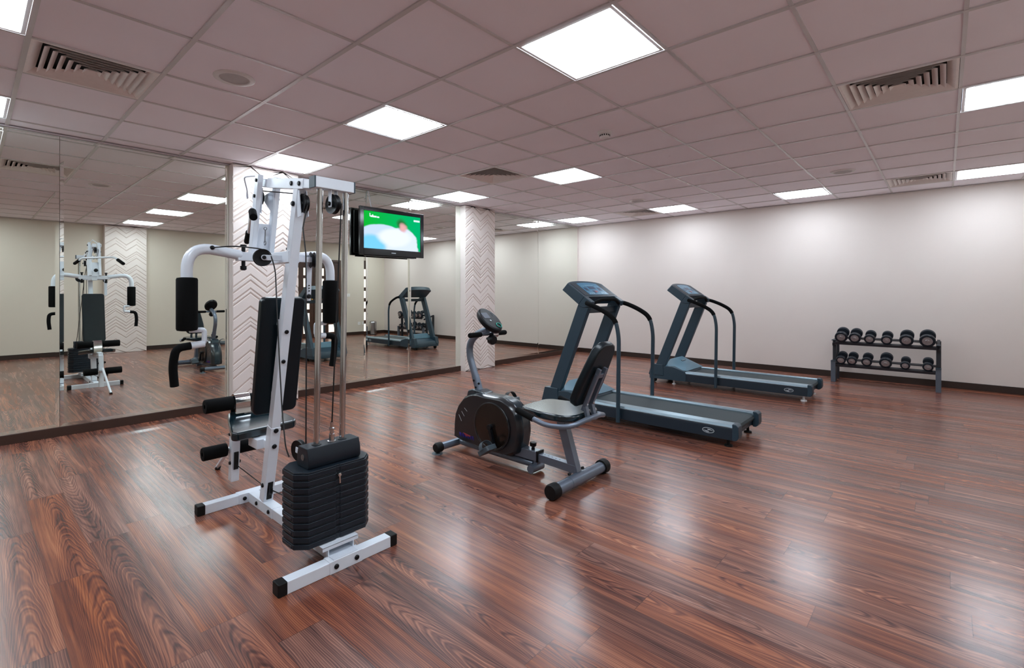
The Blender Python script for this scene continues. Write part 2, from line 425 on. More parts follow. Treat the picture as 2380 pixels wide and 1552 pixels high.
# pillars with raised chevron stone cladding
def chevron_pillar(name, x0, x1, yf, yb, sgn, seed):
    """sgn -1: face looks to -y"""
    rnd = random.Random(seed)
    lo, hi = min(yf, yb), max(yf, yb)
    core = MB().box((x0, lo, 0), (x1, hi, HC)).build('pillar_' + name if False else 'trim_%s' % name, 'stone_joint')
    struct(core)
    per, amp = (x1-x0)/2.0, 0.135
    def zz(x):
        t_ = ((x-x0)/per) % 1.0
        return amp*(1-abs(2*t_-1))*1.0
    m = MB(); z = -0.2; th = 0.0045*sgn
    def strip(xa, xb, za, zb):
        # one straight run of a chevron band between xa and xb
        n0, n1 = zz(xa+1e-6), zz(xb-1e-6)
        q = [(xa, za+n0), (xb, za+n1), (xb, zb+n1), (xa, zb+n0)]
        if max(p[1] for p in q) < 0.0 or min(p[1] for p in q) > HC: return
        q = [(a, min(max(b_, 0.0), HC-0.001)) for a, b_ in q]
        if max(p[1] for p in q) - min(p[1] for p in q) < 0.006: return
        if (q[3][1]-q[0][1]) < 0.004 and (q[2][1]-q[1][1]) < 0.004: return
        ins = 0.006
        f = [V(a, yf, b_) for a, b_ in q]
        g = [V(q[0][0], yf+th, q[0][1]+ins), V(q[1][0], yf+th, q[1][1]+ins), V(q[2][0], yf+th, q[2][1]-ins), V(q[3][0], yf+th, q[3][1]-ins)]
        m.add(f + g, [(4,5,6,7), (0,1,5,4), (2,3,7,6), (1,2,6,5), (3,0,4,7)])
    while z < HC + 0.05:
        wdt = rnd.choice((0.03, 0.045, 0.07, 0.10, 0.13)); gap = 0.016
        for k in range(4):
            xa = x0 + k*per/2; xb = xa + per/2
            if rnd.random() < 0.22 and wdt > 0.06:      # split course
                strip(xa, xb, z, z+wdt/2-0.002); strip(xa, xb, z+wdt/2+0.003, z+wdt)
            else: strip(xa, xb, z, z+wdt)
        z += wdt + gap
    # side faces
    for xs, s_ in ((x0, -1), (x1, 1)):
        m.box((xs if s_ > 0 else xs-0.004, lo+0.001, 0), (xs+0.004 if s_ > 0 else xs, hi-0.001, HC-0.001))
    clad = m.build('stone_cladding', 'stone_face', parent=core)
    return core
chevron_pillar('3', COLS[0][0]+0.004, COLS[0][1]-0.004, CF+0.006, YW, -1, 3)
chevron_pillar('4', COLS[1][0]+0.004, COLS[1][1]-0.004, CF+0.006, YW, -1, 11)
chevron_pillar('5', 1.644, 2.326, YO+0.15, YO, 1, 5)

# ------------------------------------------------------------------ ceiling
G = 0.6
LAMPS = {(3,-3): 'square ceiling light panel nearest the camera, large at top centre',
         (3,0): 'square ceiling light panel second from the camera, above the gym machine',
         (3,3): 'square ceiling light panel beside the top of the near pillar',
         (7,0): 'square ceiling light panel in the middle of the ceiling, right of the middle air vent',
         (7,3): 'square ceiling light panel beside the top of the far pillar',
         (12,0): 'square ceiling light panel right of the farthest air vent',
         (12,3): 'square ceiling light panel by the back corner, next to the mirrors',
         (12,-3): 'square ceiling light panel above the dumbbell rack, near the back wall',
         (7,-6): 'square ceiling light panel at the right edge, nearer the camera',
         (12,-6): 'square ceiling light panel at the right edge, close to the back wall',
         (-1,0): 'square ceiling light panel cut off in the top left corner',
         (-1,3): 'square ceiling light panel at the left edge, beside the mirror top',
         (3,-6): 'square ceiling light panel above and right of the camera, outside the picture',
         (-1,-3): 'square ceiling light panel behind the camera on the left, outside the picture',
         (-1,-6): 'square ceiling light panel in the rear left corner, outside the picture'}
VENTS = {(0,1): 'large white square air vent at top left of the ceiling', (6,-5): 'large white square air vent at top right of the ceiling',
         (6,1): 'white square air vent in the middle of the ceiling', (12,-5): 'white square air vent near the back wall on the right',
         (12,1): 'small far air vent beside the light near the back wall'}
i0, i1, j0, j1 = int(math.floor(XL/G)), int(math.ceil(XR/G)), int(math.floor(YO/G)), int(math.ceil(YW/G))
c = MB(); zt = HC + 0.008
for i in range(i0, i1):
    for j in range(j0, j1):
        if (i, j) in LAMPS or (i, j) in VENTS: continue
        a, b_, e, f = max(i*G, XL), min((i+1)*G, XR), max(j*G, YO), min((j+1)*G, YW)
        if b_-a < 0.02 or f-e < 0.02: continue
        c.box((a, e, zt), (b_, f, zt+0.015))
struct(c.build('ceiling', 'ceiling_tile'))
quadbox('ceiling_void', (XL, YO, HC+0.16), (XR, YW, HC+0.2), 'duct_dark')
g = MB()
for i in range(i0, i1+1):
    if XL < i*G < XR: g.box((i*G-0.012, YO, HC), (i*G+0.012, YW-0.04, zt+0.002))
for j in range(j0, j1+1):
    if YO < j*G < YW:
        for i in range(i0, i1):
            a, b_ = max(i*G+0.012, XL), min((i+1)*G-0.012, XR)
            if b_-a > 0.02: g.box((a, j*G-0.009, HC+0.0015), (b_, j*G+0.009, zt+0.002))
struct(g.build('trim_6', 'grid'))

def ring(mb, cx, cy, ho, hi, zo, zi):
    o = [(-1,-1),(1,-1),(1,1),(-1,1)]
    vs = [(cx+a*ho, cy+b_*ho, zo) for a, b_ in o] + [(cx+a*hi, cy+b_*hi, zi) for a, b_ in o]
    mb.add(vs, [(k, (k+1) % 4, (k+1) % 4+4, k+4) for k in range(4)])
def make_lamp():
    t_ = thing('ceiling_light', 'x', 'ceiling light', (0, 0, HC), 'square light panels in the ceiling')
    m = MB(); ring(m, 0, 0, 0.287, 0.270, 0.001, 0.001); ring(m, 0, 0, 0.270, 0.264, 0.001, 0.012); ring(m, 0, 0, 0.264, 0.250, 0.012, 0.012); ring(m, 0, 0, 0.287, 0.287, 0.006, 0.05)
    m.build('frame', 'fixture_white', t_)
    MB().box((-0.256, -0.256, -0.003), (0.256, 0.256, 0.018)).build('diffuser', 'lamp', t_)
    MB().box((-0.287, -0.287, 0.05), (0.287, 0.287, 0.06)).build('housing', 'fixture_white', t_)
    return t_
lp = make_lamp(); first = True
for (i, j), lab in LAMPS.items():
    o = lp if first else copy_tree(lp); first = False
    o.location = (i*G+0.3, j*G+0.3, HC); o['label'] = lab
def make_vent():
    t_ = thing('air_vent', 'x', 'air vent', (0, 0, HC), 'square air vents in the ceiling')
    m = MB(); ring(m, 0, 0, 0.289, 0.275, 0.002, 0.002); ring(m, 0, 0, 0.275, 0.235, 0.002, 0.035); ring(m, 0, 0, 0.289, 0.289, 0.002, 0.05)
    m.build('frame', 'vent_white', t_)
    m = MB()
    for k in range(6):
        h = 0.232 - k*0.038
        ring(m, 0, 0, h, max(h-0.029, 0.002), 0.003, 0.027)
    m.build('louvre', 'vent_white', t_)
    m = MB(); m.box((-0.28, -0.28, 0.075), (0.28, 0.28, 0.08)); ring(m, 0, 0, 0.285, 0.285, 0.035, 0.08)
    m.build('duct', 'duct_dark', t_)
    return t_
vt = make_vent(); first = True
for (i, j), lab in VENTS.items():
    o = vt if first else copy_tree(vt); first = False
    o.location = (i*G+0.3, j*G+0.3, HC); o['label'] = lab
def make_speaker():
    t_ = thing('ceiling_speaker', 'x', 'ceiling speaker', (0, 0, HC), 'round speakers in the ceiling')
    MB().lathe((0, 0, 0.008), (0, 0, -1), [(0.118, 0), (0.118, 0.004), (0.108, 0.010), (0.088, 0.010), (0.084, 0.004)], 36).build('rim', 'fixture_white', t_)
    MB().lathe((0, 0, 0.008), (0, 0, -1), [(0.086, 0.003), (0.05, 0.006), (0.0, 0.007)], 36).build('grille', 'speaker_mesh', t_)
    return t_
sp = make_speaker()
for k, (x, y, lab) in enumerate(((0.919, 0.345, 'round white ceiling speaker with grey grille, between the left vent and the lights'),
                                (6.39, -2.09, 'round ceiling speaker on the right, in front of the light over the dumbbell rack'),
                                (6.455, 0.385, 'small far round ceiling speaker in front of the farthest air vent'))):
    o = sp if k == 0 else copy_tree(sp); o.location = (x, y, HC); o['label'] = lab
t_ = thing('smoke_detector', 'small white domed smoke detector on the ceiling, right of the middle', 'smoke detector', (3.40, -0.835, HC+0.008))
MB().lathe((0, 0, 0), (0, 0, -1), [(0.058, 0), (0.060, 0.012), (0.056, 0.020), (0.043, 0.026), (0.040, 0.045), (0.030, 0.055), (0.0, 0.058)], 32).build('dome', 'fixture_white', t_)
m = MB()
for k in range(14):
    a = 2*PI*k/14; d = V(math.cos(a), math.sin(a), 0); p = d*0.0415 + V(0, 0, -0.035)
    m.beam(p - V(0, 0, 0.006), p + V(0, 0, 0.006), 0.010, 0.004, up=d)
m.build('sensor_slots', 'duct_dark', t_)

# ------------------------------------------------------------------ door, switch, sockets, bin (seen in the mirrors)
d = bpy.data.objects.new('door_1', None); COL.objects.link(d); d.location = (DX0, YO, 0); d['kind'] = 'structure'
m = MB(); m.box((DX0, YO-0.08, 0), (DX0+0.07, YO+0.02, DZ)); m.box((DX1-0.07, YO-0.08, 0), (DX1, YO+0.02, DZ)); m.box((DX0+0.07, YO-0.08, DZ-0.07), (DX1-0.07, YO+0.02, DZ))
m.build('door_frame', 'wood_door', d, org=d.location, bev=0.004)
rows = [(0.12, 0.33), (0.43, 0.66), (0.76, 0.95), (1.05, 1.25), (1.35, 1.58), (1.66, 1.86)]
mid = (DX0+DX1)/2
for side in (0, 1):
    a, b_ = (DX0+0.07, mid-0.003) if side == 0 else (mid+0.003, DX1-0.07)
    lw = b_-a; sc_ = 0.115; mm = 0.13
    xs = [a, a+sc_, a+lw/2-mm/2, a+lw/2+mm/2, b_-sc_, b_]
    lf = MB()
    for q in (0, 2, 4): lf.box((xs[q], YO-0.05, 0.01), (xs[q+1], YO-0.01, DZ-0.07))
    for q in (1, 3):
        zs = [0.01] + [v for r_ in rows for v in r_] + [DZ-0.07]
        for k in range(0, len(zs), 2): lf.box((xs[q], YO-0.045, zs[k]), (xs[q+1], YO-0.015, zs[k+1]))
    leaf = lf.build('door_leaf', 'wood_door', d, org=d.location)
    gl = MB()
    for q in (1, 3):
        for z0, z1 in rows: gl.box((xs[q], YO-0.034, z0), (xs[q+1], YO-0.028, z1))
    gl.build('glass_panes', 'door_glass', leaf, org=d.location)
    hx = mid - 0.06 if side == 0 else mid + 0.06
    h = MB(); h.box((hx-0.02, YO-0.01, 0.98), (hx+0.02, YO-0.004, 1.20)); h.tube(fillet([(hx, YO-0.005, 1.08), (hx, YO+0.05, 1.08), (hx+(-0.11 if side == 0 else 0.11), YO+0.05, 1.08)], 0.015), 0.009, 8)
    h.build('door_handle', 'brass', leaf, org=d.location)
m = MB().box((-0.043, 0, -0.043), (0.043, 0.01, 0.043)); o = m.build('light_switch', 'socket', bev=0.003); o.location = (7.10, YO, 1.13)
tag(o, 'small white light switch on the wall right of the glazed door, seen in the mirror', 'light switch')
MB().box((-0.018, 0.010, -0.03), (0.018, 0.014, 0.03)).build('rocker', 'fixture_white', o)
for k, x in enumerate((7.44, 7.57)):
    m = MB().box((-0.043, 0, -0.043), (0.043, 0.01, 0.043)); o = m.build('wall_socket', 'socket', bev=0.003); o.location = (x, YO, 0.32)
    tag(o, ('white wall socket low on the far wall in the mirror, nearer the glazed door', 'white wall socket low on the far wall in the mirror, nearer the corner bin')[k], 'socket', 'wall sockets seen in the mirror')
    q = MB()
    for dx, dz in ((-0.012, -0.008), (0.012, -0.008), (0, 0.012)): q.box((dx-0.003, 0.0095, dz-0.005), (dx+0.003, 0.0108, dz+0.005))
    q.build('socket_holes', 'duct_dark', o)
t_ = thing('waste_bin', 'shiny steel pedal bin in the far room corner, seen in the mirror', 'bin', (7.72, -3.97, 0))
MB().lathe((0, 0, 0), (0, 0, 1), [(0.0, 0.012), (0.10, 0.012), (0.10, 0.33)], 32).build('body', 'bin_steel', t_)
MB().lathe((0, 0, 0.33), (0, 0, 1), [(0.104, 0.0), (0.104, 0.02), (0.09, 0.045), (0.05, 0.062), (0.0, 0.066)], 32).build('lid', 'bin_steel', t_)
MB().lathe((0, 0, 0), (0, 0, 1), [(0.108, 0.0), (0.108, 0.018), (0.100, 0.02)], 32).build('base_ring', 'black_plastic', t_)
MB().box((-0.03, 0.095, 0.006), (0.03, 0.15, 0.016)).build('pedal', 'black_plastic', t_)

# ------------------------------------------------------------------ television on the mirror wall
TX0, TX1, TZ0, TZ1, TY = 3.135, 4.155, 1.698, 2.312, 2.475
o3 = V((TX0+TX1)/2, TY, (TZ0+TZ1)/2)
t_ = thing('television', 'black flat screen television showing a green football broadcast, mounted before the mirrors', 'television', o3)
m = MB(); bz = 0.052
m.box((TX0, TY, TZ0), (TX0+0.058, TY+0.035, TZ1)); m.box((TX1-0.058, TY, TZ0), (TX1, TY+0.035, TZ1))
m.box((TX0+0.058, TY, TZ1-bz), (TX1-0.058, TY+0.035, TZ1)); m.box((TX0+0.058, TY, TZ0), (TX1-0.058, TY+0.035, TZ0+0.085))
m.box((TX0+0.05, TY+0.02, TZ0+0.05), (TX1-0.05, TY+0.04, TZ1-0.05))
m.box((TX0+0.07, TY+0.012, TZ0-0.014), (TX1-0.12, TY+0.035, TZ0))
m.build('bezel', 'tv_plastic', t_, org=o3, bev=0.004)
m = MB(); m.box((TX0+0.03, TY+0.036, TZ0+0.03), (TX1-0.03, TY+0.062, TZ1-0.03)); m.box((TX0+0.18, TY+0.062, TZ0+0.10), (TX1-0.18, TY+0.078, TZ1-0.12))
m.build('back_cover', 'black_plastic', t_, org=o3, bev=0.008)
scr = MB().box((TX0+0.058, TY+0.008, TZ0+0.085), (TX1-0.058, TY+0.0195, TZ1-bz)).build('screen', 'screen', t_, org=o3)
m = MB()   # broadcast captions on the screen
for u, v, w_, h_ in ((0.10, 0.90, 0.012, 0.09), (0.16, 0.865, 0.10, 0.045), (0.235, 0.860, 0.04, 0.038), (0.145, 0.90, 0.02, 0.03)):
    x = TX0+0.058+u*(TX1-TX0-0.116); z = TZ0+0.085+v*(TZ1-TZ0-0.137)
    m.box((x-w_*0.45, TY+0.006, z-h_*0.24), (x+w_*0.45, TY+0.0075, z+h_*0.24))
emis('caption', (232, 244, 255), 0.6)
m.build('channel_logo', 'caption', scr, org=o3); m = MB()
x = TX0+0.058+0.93*(TX1-TX0-0.116); z = TZ0+0.085+0.885*(TZ1-TZ0-0.137)
for k in range(5): m.box((x-0.05+k*0.021, TY+0.006, z-0.013), (x-0.05+k*0.021+0.017, TY+0.0075, z+0.013))
m.build('score_caption', 'caption', scr, org=o3)
MB().box((o3.x-0.035, TY-0.0012, TZ0+0.036), (o3.x+0.035, TY, TZ0+0.046)).build('badge', 'logo_light', t_, org=o3)
m = MB(); m.box((o3.x-0.2, TY+0.079, o3.z-0.12), (o3.x+0.2, MY-0.001, o3.z-0.08)); m.box((o3.x-0.2, TY+0.079, o3.z+0.08), (o3.x+0.2, MY-0.001, o3.z+0.12)); m.build('wall_bracket', 'black_plastic', t_, org=o3)
m = MB().tube(fillet([(TX0+0.20, TY+0.045, TZ1-0.04), (TX0+0.20, TY+0.07, TZ1+0.05), (TX0+0.19, MY-0.012, HC-0.02)], 0.03), 0.005, 8)
m.build('cable', 'white_edge', t_, org=o3)
# ------------------------------------------------------------------ white multi gym
GX = 0.925
GO = V(GX, -0.45, 0)
gym = thing('multi_gym', 'tall white home gym machine with black pads and dark weight stack, left foreground', 'gym machine', GO)
def gp(mb, name, m, parent=gym, **k): return mb.build(name, m, parent, org=GO, **k)
def bolt(mb, p, axis, r=0.011, h=0.008):
    mb.lathe(p, axis, [(r, 0), (r, h*0.6), (r*0.75, h), (0, h)], 12)
# base: two floor bars, spine
HB = 0.052
m = MB(); m.box((0.655, -0.945-HB/2, 0), (1.165, -0.945+HB/2, HB)); b1 = gp(m, 'floor_bar', 'white_paint', bev=0.003)
m = MB(); m.box((0.845, -0.945-HB/2-0.003, 0), (1.005, -0.945+HB/2+0.003, HB+0.003)); gp(m, 'sleeve', 'white_paint', b1, bev=0.002)
m = MB(); bolt(m, (0.875, -0.945-HB/2-0.003, 0.028), (0, -1, 0)); bolt(m, (0.975, -0.945-HB/2-0.003, 0.028), (0, -1, 0)); gp(m, 'bolts', 'black_plastic', b1)
for x0, x1 in ((0.622, 0.662), (1.158, 1.198)):
    gp(MB().box((x0, -0.945-HB/2-0.002, 0), (x1, -0.945+HB/2+0.002, HB+0.002)), 'end_cap', 'black_rubber', b1, bev=0.005)
m = MB(); m.box((0.665, 0.062, 0), (1.165, 0.062+HB, HB)); b2 = gp(m, 'floor_bar', 'white_paint', bev=0.003)
m = MB(); m.box((0.845, 0.059, 0), (1.005, 0.065+HB, HB+0.003)); gp(m, 'sleeve', 'white_paint', b2, bev=0.002)
m = MB(); bolt(m, (0.875, 0.059, 0.028), (0, -1, 0)); gp(m, 'bolts', 'black_plastic', b2)
for x0, x1 in ((0.632, 0.672), (1.158, 1.198)):
    gp(MB().box((x0, 0.060, 0), (x1, 0.064+HB, HB+0.002)), 'end_cap', 'black_rubber', b2, bev=0.005)
m = MB(); m.box((GX-0.026, -0.918, 0), (GX+0.026, 0.06, HB)); sp_ = gp(m, 'spine_tube', 'white_paint', bev=0.003)
m = MB(); m.box((GX-0.029, -0.26, 0), (GX+0.029, 0.058, HB+0.003)); gp(m, 'sleeve', 'white_paint', sp_, bev=0.002)
m = MB(); bolt(m, (GX-0.029, -0.06, 0.028), (-1, 0, 0)); bolt(m, (GX-0.029, -0.22, 0.028), (-1, 0, 0)); gp(m, 'bolts', 'black_plastic', sp_)
# mast
def my(z): return -0.127 - 0.243*z + 0.025
ms_dir = V(0, -0.243, 1).normalized(); ms_n = V(0, -1, -0.243).normalized()
m = MB().beam((GX, my(0.054), 0.054), (GX, my(1.75), 1.75), 0.048, 0.050, up=ms_n); mast = gp(m, 'mast', 'white_paint', bev=0.003)
m = MB().beam((GX, my(0.054), 0.056), (GX, my(0.49), 0.49), 0.054, 0.057, up=ms_n); gp(m, 'sleeve', 'white_paint', mast, bev=0.003)
def on_mast(z, x=0.0, off=0.0):
    return V(GX+x, my(z), z) + ms_n*(0.0255+off)
m = MB()
for z in (0.475, 0.385): bolt(m, on_mast(z, 0, 0.003), ms_n, 0.013)
for z in (0.86, 1.02, ): bolt(m, on_mast(z, 0.0, 0), ms_n, 0.011)
for z in (1.67,): bolt(m, (GX-0.024, my(z), z), (-1, 0, 0), 0.013, 0.012)
bolt(m, (GX-0.027, my(0.15), 0.15), (-1, 0, 0), 0.012)
gp(m, 'bolts', 'black_plastic', mast)
m = MB(); p, q = on_mast(0.075, 0.002, 0.004), on_mast(0.175, 0.002, 0.004); m.beam(p, q, 0.028, 0.003, up=ms_n); gp(m, 'pulley_slot', 'duct_dark', mast)
m = MB().lathe((GX-0.008, my(0.125)-0.02, 0.125), (1, 0, 0), [(0, 0), (0.036, 0), (0.030, 0.008), (0.036, 0.016), (0, 0.016)], 24); gp(m, 'foot_pulley', 'black_plastic', mast)
# top beam (slopes down to the back) and its cross head
TB0, TB1 = V(GX, -0.095, 1.838), V(GX, -0.835, 1.720)
m = MB().beam(TB0, TB1, 0.044, 0.044); tb = gp(m, 'top_beam', 'white_paint', bev=0.003)
dT = (TB1-TB0).normalized()
m = MB().beam(TB0+dT*0.10, TB0+dT*0.52, 0.052, 0.052); gp(m, 'sleeve', 'white_paint', tb, bev=0.002)
m = MB()
for s_ in (0.40, 0.485): bolt(m, TB0+dT*s_+V(-0.026, 0, 0), (-1, 0, 0), 0.012)
gp(m, 'bolts', 'black_plastic', tb)
CHY = -0.855
m = MB().box((0.828, CHY-0.025, 1.690), (1.020, CHY+0.025, 1.740)); ch = gp(m, 'cross_head', 'white_paint', bev=0.003)
gp(MB().box((0.822, CHY-0.026, 1.689), (0.829, CHY+0.026, 1.741)), 'end_cap', 'slate', ch, bev=0.001)
gp(MB().box((1.019, CHY-0.026, 1.689), (1.025, CHY+0.026, 1.741)), 'end_cap', 'slate', ch, bev=0.001)
# front twin posts, parallel to the mast
for x in (0.876, 0.975):
    m = MB().beam((x, -0.148, 1.872), (x, -0.045, 1.435), 0.028, 0.046, up=(0, -1, -0.243)); po = gp(m, 'front_post', 'white_paint', bev=0.003)
    q = MB(); bolt(q, (x-0.014 if x < GX else x+0.014, -0.146, 1.838), (-1 if x < GX else 1, 0, 0), 0.010)
    bolt(q, (x-0.014 if x < GX else x+0.014, -0.120, 1.755), (-1 if x < GX else 1, 0, 0), 0.010); gp(q, 'bolts', 'black_plastic', po)
m = MB().beam((GX, -0.083, 1.61), (GX, -0.040, 1.43), 0.072, 0.006, up=(0, -1, -0.243)); pl = gp(m, 'front_plate', 'white_paint', bev=0.001)
m = MB(); m.torus((GX, -0.10, 1.50), (1, 0, 0), 0.011, 0.003, 16, 6); m.cyl((GX, -0.10, 1.512), (GX, -0.105, 1.575), 0.003, 6); m.torus((GX, -0.105, 1.582), (0, 1, 0.2), 0.008, 0.0025, 14, 6)
gp(m, 'eye_bolt', 'steel', pl)
m = MB().lathe((GX, -0.035, 1.50), (0, 1, 0.1), [(0.008, 0), (0.008, 0.03), (0.022, 0.035), (0.022, 0.055), (0, 0.06)], 20); gp(m, 'front_knob', 'black_plastic', pl)
def pulley(c, axis, r, w=0.020, nm='pulley', par=gym):
    m = MB().lathe(V(c) - V(axis).normalized()*w/2, axis, [(0, 0), (r*0.25, -0.002), (r*0.3, 0.003), (r*0.8, 0.003), (r, 0), (r, w*0.12), (r*0.86, w*0.4), (r*0.86, w*0.6), (r, w*0.88), (r, w), (r*0.8, w-0.003), (r*0.3, w-0.003), (r*0.25, w+0.002), (0, w)], 32)
    return gp(m, nm, 'black_plastic', par)
pulley((GX, -0.030, 1.765), (1, 0, 0), 0.040)
m = MB()
for x in (0.893, 0.957): m.prism([(-0.15, 1.80), (-0.02, 1.785), (0.0, 1.765), (-0.02, 1.745), (-0.13, 1.66)], 'x', x-0.002, x+0.002)
gp(m, 'pulley_cheeks', 'white_edge', bev=0.0008)
PM = V(GX, my(1.66)-0.025, 1.665)
pulley((0.925, my(1.67)-0.055, 1.665), (1, 0, 0), 0.046, 0.024)
m = MB()
for s_ in (-1, 1): m.beam((GX+s_*0.019, my(1.67)-0.035, 1.73), (GX+s_*0.019, my(1.67)-0.055, 1.60), 0.004, 0.035, up=(0, -1, 0))
gp(m, 'pulley_bracket', 'white_edge')
pulley((GX, CHY+0.0, 1.628), (1, 0.1, 0), 0.045, 0.022)
m = MB(); ax_ = V(1, 0.1, 0).normalized()
for s_ in (-1, 1): m.beam(V(GX, CHY, 1.690)+ax_*s_*0.016, V(GX, CHY, 1.612)+ax_*s_*0.016, 0.022, 0.004, up=ax_)
gp(m, 'pulley_bracket', 'white_edge', ch, bev=0.001)
m = MB(); bolt(m, V(GX, CHY, 1.628)-ax_*0.018, -ax_, 0.010, 0.01); gp(m, 'axle_bolt', 'black_plastic', ch)
# crossbar of the butterfly arms and rear guide pulleys
m = MB(); m.box((0.765, -0.150, 1.392), (1.090, -0.104, 1.440)); m.box((GX-0.03, -0.46, 1.375), (GX+0.03, -0.10, 1.435)); cb = gp(m, 'press_crossbar', 'white_paint', bev=0.004)
m = MB(); m.cyl((0.800, -0.127, 1.36), (0.800, -0.127, 1.475), 0.010, 12); m.cyl((1.050, -0.127, 1.36), (1.050, -0.127, 1.475), 0.010, 12)
for x in (0.8, 1.05):
    m.lathe((x, -0.127, 1.365), (0, 0, -1), [(0.016, 0), (0.016, 0.018), (0.008, 0.024), (0, 0.024)], 16)
    m.lathe((x, -0.127, 1.468), (0, 0, 1), [(0.016, 0), (0.016, 0.012), (0, 0.014)], 16)
gp(m, 'pivot_bolts', 'black_plastic', cb)
for s_ in (-1, 1):
    x = GX + (s_*0.118 if s_ < 0 else 0.150)
    c0 = V(x, -0.36, 1.400)
    pulley(c0, (0.12*s_, -1, 0) if s_ < 0 else (1, -0.25, 0), 0.044, 0.022)
    m = MB(); m.beam(c0+V(0, -0.016, 0), V(GX+s_*0.02, -0.385, 1.400), 0.028, 0.004, up=(0, -1, 0)) ; m.beam(c0+V(0, 0.016, 0), V(GX+s_*0.02, -0.353, 1.400), 0.028, 0.004, up=(0, -1, 0))
    m.lathe(c0+V(0, -0.018, 0), (0, -1, 0), [(0.014, 0), (0.014, 0.002), (0, 0.002)], 16)
    br = gp(m, 'pulley_bracket', 'white_edge', bev=0.001)
    q = MB(); bolt(q, c0+V(0, -0.020, 0), (0, -1, 0), 0.010, 0.008); gp(q, 'axle_bolt', 'black_plastic', br)
# right hand adjusting plate with holes and its knobs
m = MB(); m.beam((1.075, -0.33, 1.43), (1.075, -0.31, 1.175), 0.030, 0.006, up=(0, -1, 0)); m.beam((0.98, -0.345, 1.41), (1.085, -0.33, 1.41), 0.03, 0.03)
pz = gp(m, 'adjuster_plate', 'white_edge', bev=0.001)
m = MB()
for z in (1.26, 1.245, 1.23): bolt(m, (1.075, -0.322, z), (0, -1, 0), 0.004, 0.001)
bolt(m, (1.075, -0.335, 1.415), (0, -1, 0), 0.012); bolt(m, (1.075, -0.318, 1.20), (0, -1, 0), 0.013, 0.012)
gp(m, 'bolts', 'black_plastic', pz)
# butterfly arms
for s_ in (-1, 1):
    def AX(x): return GX + s_*(GX - x) * -1 if s_ < 0 else GX + (GX - x)
    f = (lambda x: x) if s_ < 0 else (lambda x: 2*GX - x)
    dy = 0.0 if s_ < 0 else 0.04
    pts = [(f(0.905), -0.128, 1.420), (f(0.80), -0.128, 1.420), (f(0.527), -0.140+dy, 1.462), (f(0.527), -0.145+dy, 1.05)]
    pp = fillet(pts, 0.13, 10)
    m = MB().tube(pp, [0.020 if i < 8 else 0.0265 for i in range(len(pp))], 16); arm = gp(m, 'butterfly_arm', 'white_paint')
    m = MB().lathe((f(0.527), -0.145+dy, 1.030), (0, 0, 1), [(0.03, 0), (0.044, 0.003), (0.0475, 0.012), (0.0475, 0.256), (0.044, 0.264), (0.027, 0.267)], 32); gp(m, 'forearm_pad', 'black_foam', arm)
    y = -0.12+dy
    hp = fillet([(f(0.545), y, 1.030), (f(0.612), y, 1.030), (f(0.612), y, 0.962), (f(0.550), y, 0.955)], 0.014, 5)
    m = MB().tube(hp[:-4] + hp[-4:], 0.0125, 12); m.tube([(f(0.612), y, 0.958), (f(0.548), y, 0.952)], 0.0175, 14); gp(m, 'handle_bracket', 'white_paint', arm)
    gpth = fillet([(f(0.55), y, 0.952), (f(0.486), y, 0.945), (f(0.476), y+0.02, 0.86), (f(0.487), y+0.03, 0.752)], 0.06, 8)
    m = MB().tube(gpth, 0.0195, 16); gp(m, 'grip', 'black_foam', arm)
    m = MB(); m.lathe((f(0.636), -0.158+dy, 1.452), (0, -1, 0), [(0.011, 0), (0.011, 0.008), (0, 0.012)], 12); gp(m, 'cable_stop', 'black_plastic', arm)
# cables
def cable(pts, r=0.0034, par=gym, name='cable'): return gp(MB().tube(pts, r, 8), name, 'cable', par)
cable(fillet([(0.636, -0.166, 1.452), (0.72, -0.23, 1.462), (0.80, -0.345, 1.446), (0.838, -0.372, 1.43), at(640, 625, Y=-0.40), at(643, 700, Y=-0.44), at(650, 850, Y=-0.52), at(656, 960, Y=-0.58), at(664, 1040, Y=-0.64), at(672, 1062, Y=-0.66)], 0.05))
cable([(GX, -0.030, 1.806), (GX, my(1.70)-0.055, 1.712)])
cable([(GX, my(1.66)-0.100, 1.655), at(704, 530, Y=-0.60), at(711, 590, Y=-0.66), at(712, 800, Y=-0.68), at(711, 1035, Y=-0.70)])
cable([(GX+0.022, CHY-0.035, 1.63), (GX+0.008, -0.83, 0.615)])
cable([(GX, 0.347, 0.145), (GX-0.01, -0.10, 0.135)], 0.003)
cable([(GX, -0.15, 0.125), (GX+0.05, -0.60, 0.13), (GX+0.06, -0.70, 0.16)], 0.003)
# lat hook, chain and lat bar
m = MB().tube(fillet([(0.885, -0.135, 1.868), (0.884, 0.04, 1.892), (0.881, 0.087, 1.893), (0.925, 0.16, 1.84), (0.945, 0.20, 1.795), (0.948, 0.225, 1.80), (0.945, 0.215, 1.835)], 0.025), 0.0042, 8); gp(m, 'bar_hook', 'white_edge')
m = MB(); z = 1.735
for k in range(4):
    m.torus((GX, 0.012+k*0.010, z), (1, 0, 0) if k % 2 else (0, 1, 0), 0.009, 0.0022, 14, 6); z -= 0.017
m.torus((GX, 0.052, z-0.004), (1, 0, 0), 0.013, 0.0026, 16, 6)
gp(m, 'chain', 'steel')
BC = V(0.928, 0.06, 1.655)
m = MB(); bend1, bend2 = V(0.815, -0.205, 1.668), V(1.045, 0.430, 1.662)
pt = fillet([(0.757, -0.375, 1.600), bend1, bend2, (1.103, 0.640, 1.572)], 0.05)
m.tube(pt, 0.0125, 12); lb = gp(m, 'lat_bar', 'white_paint')
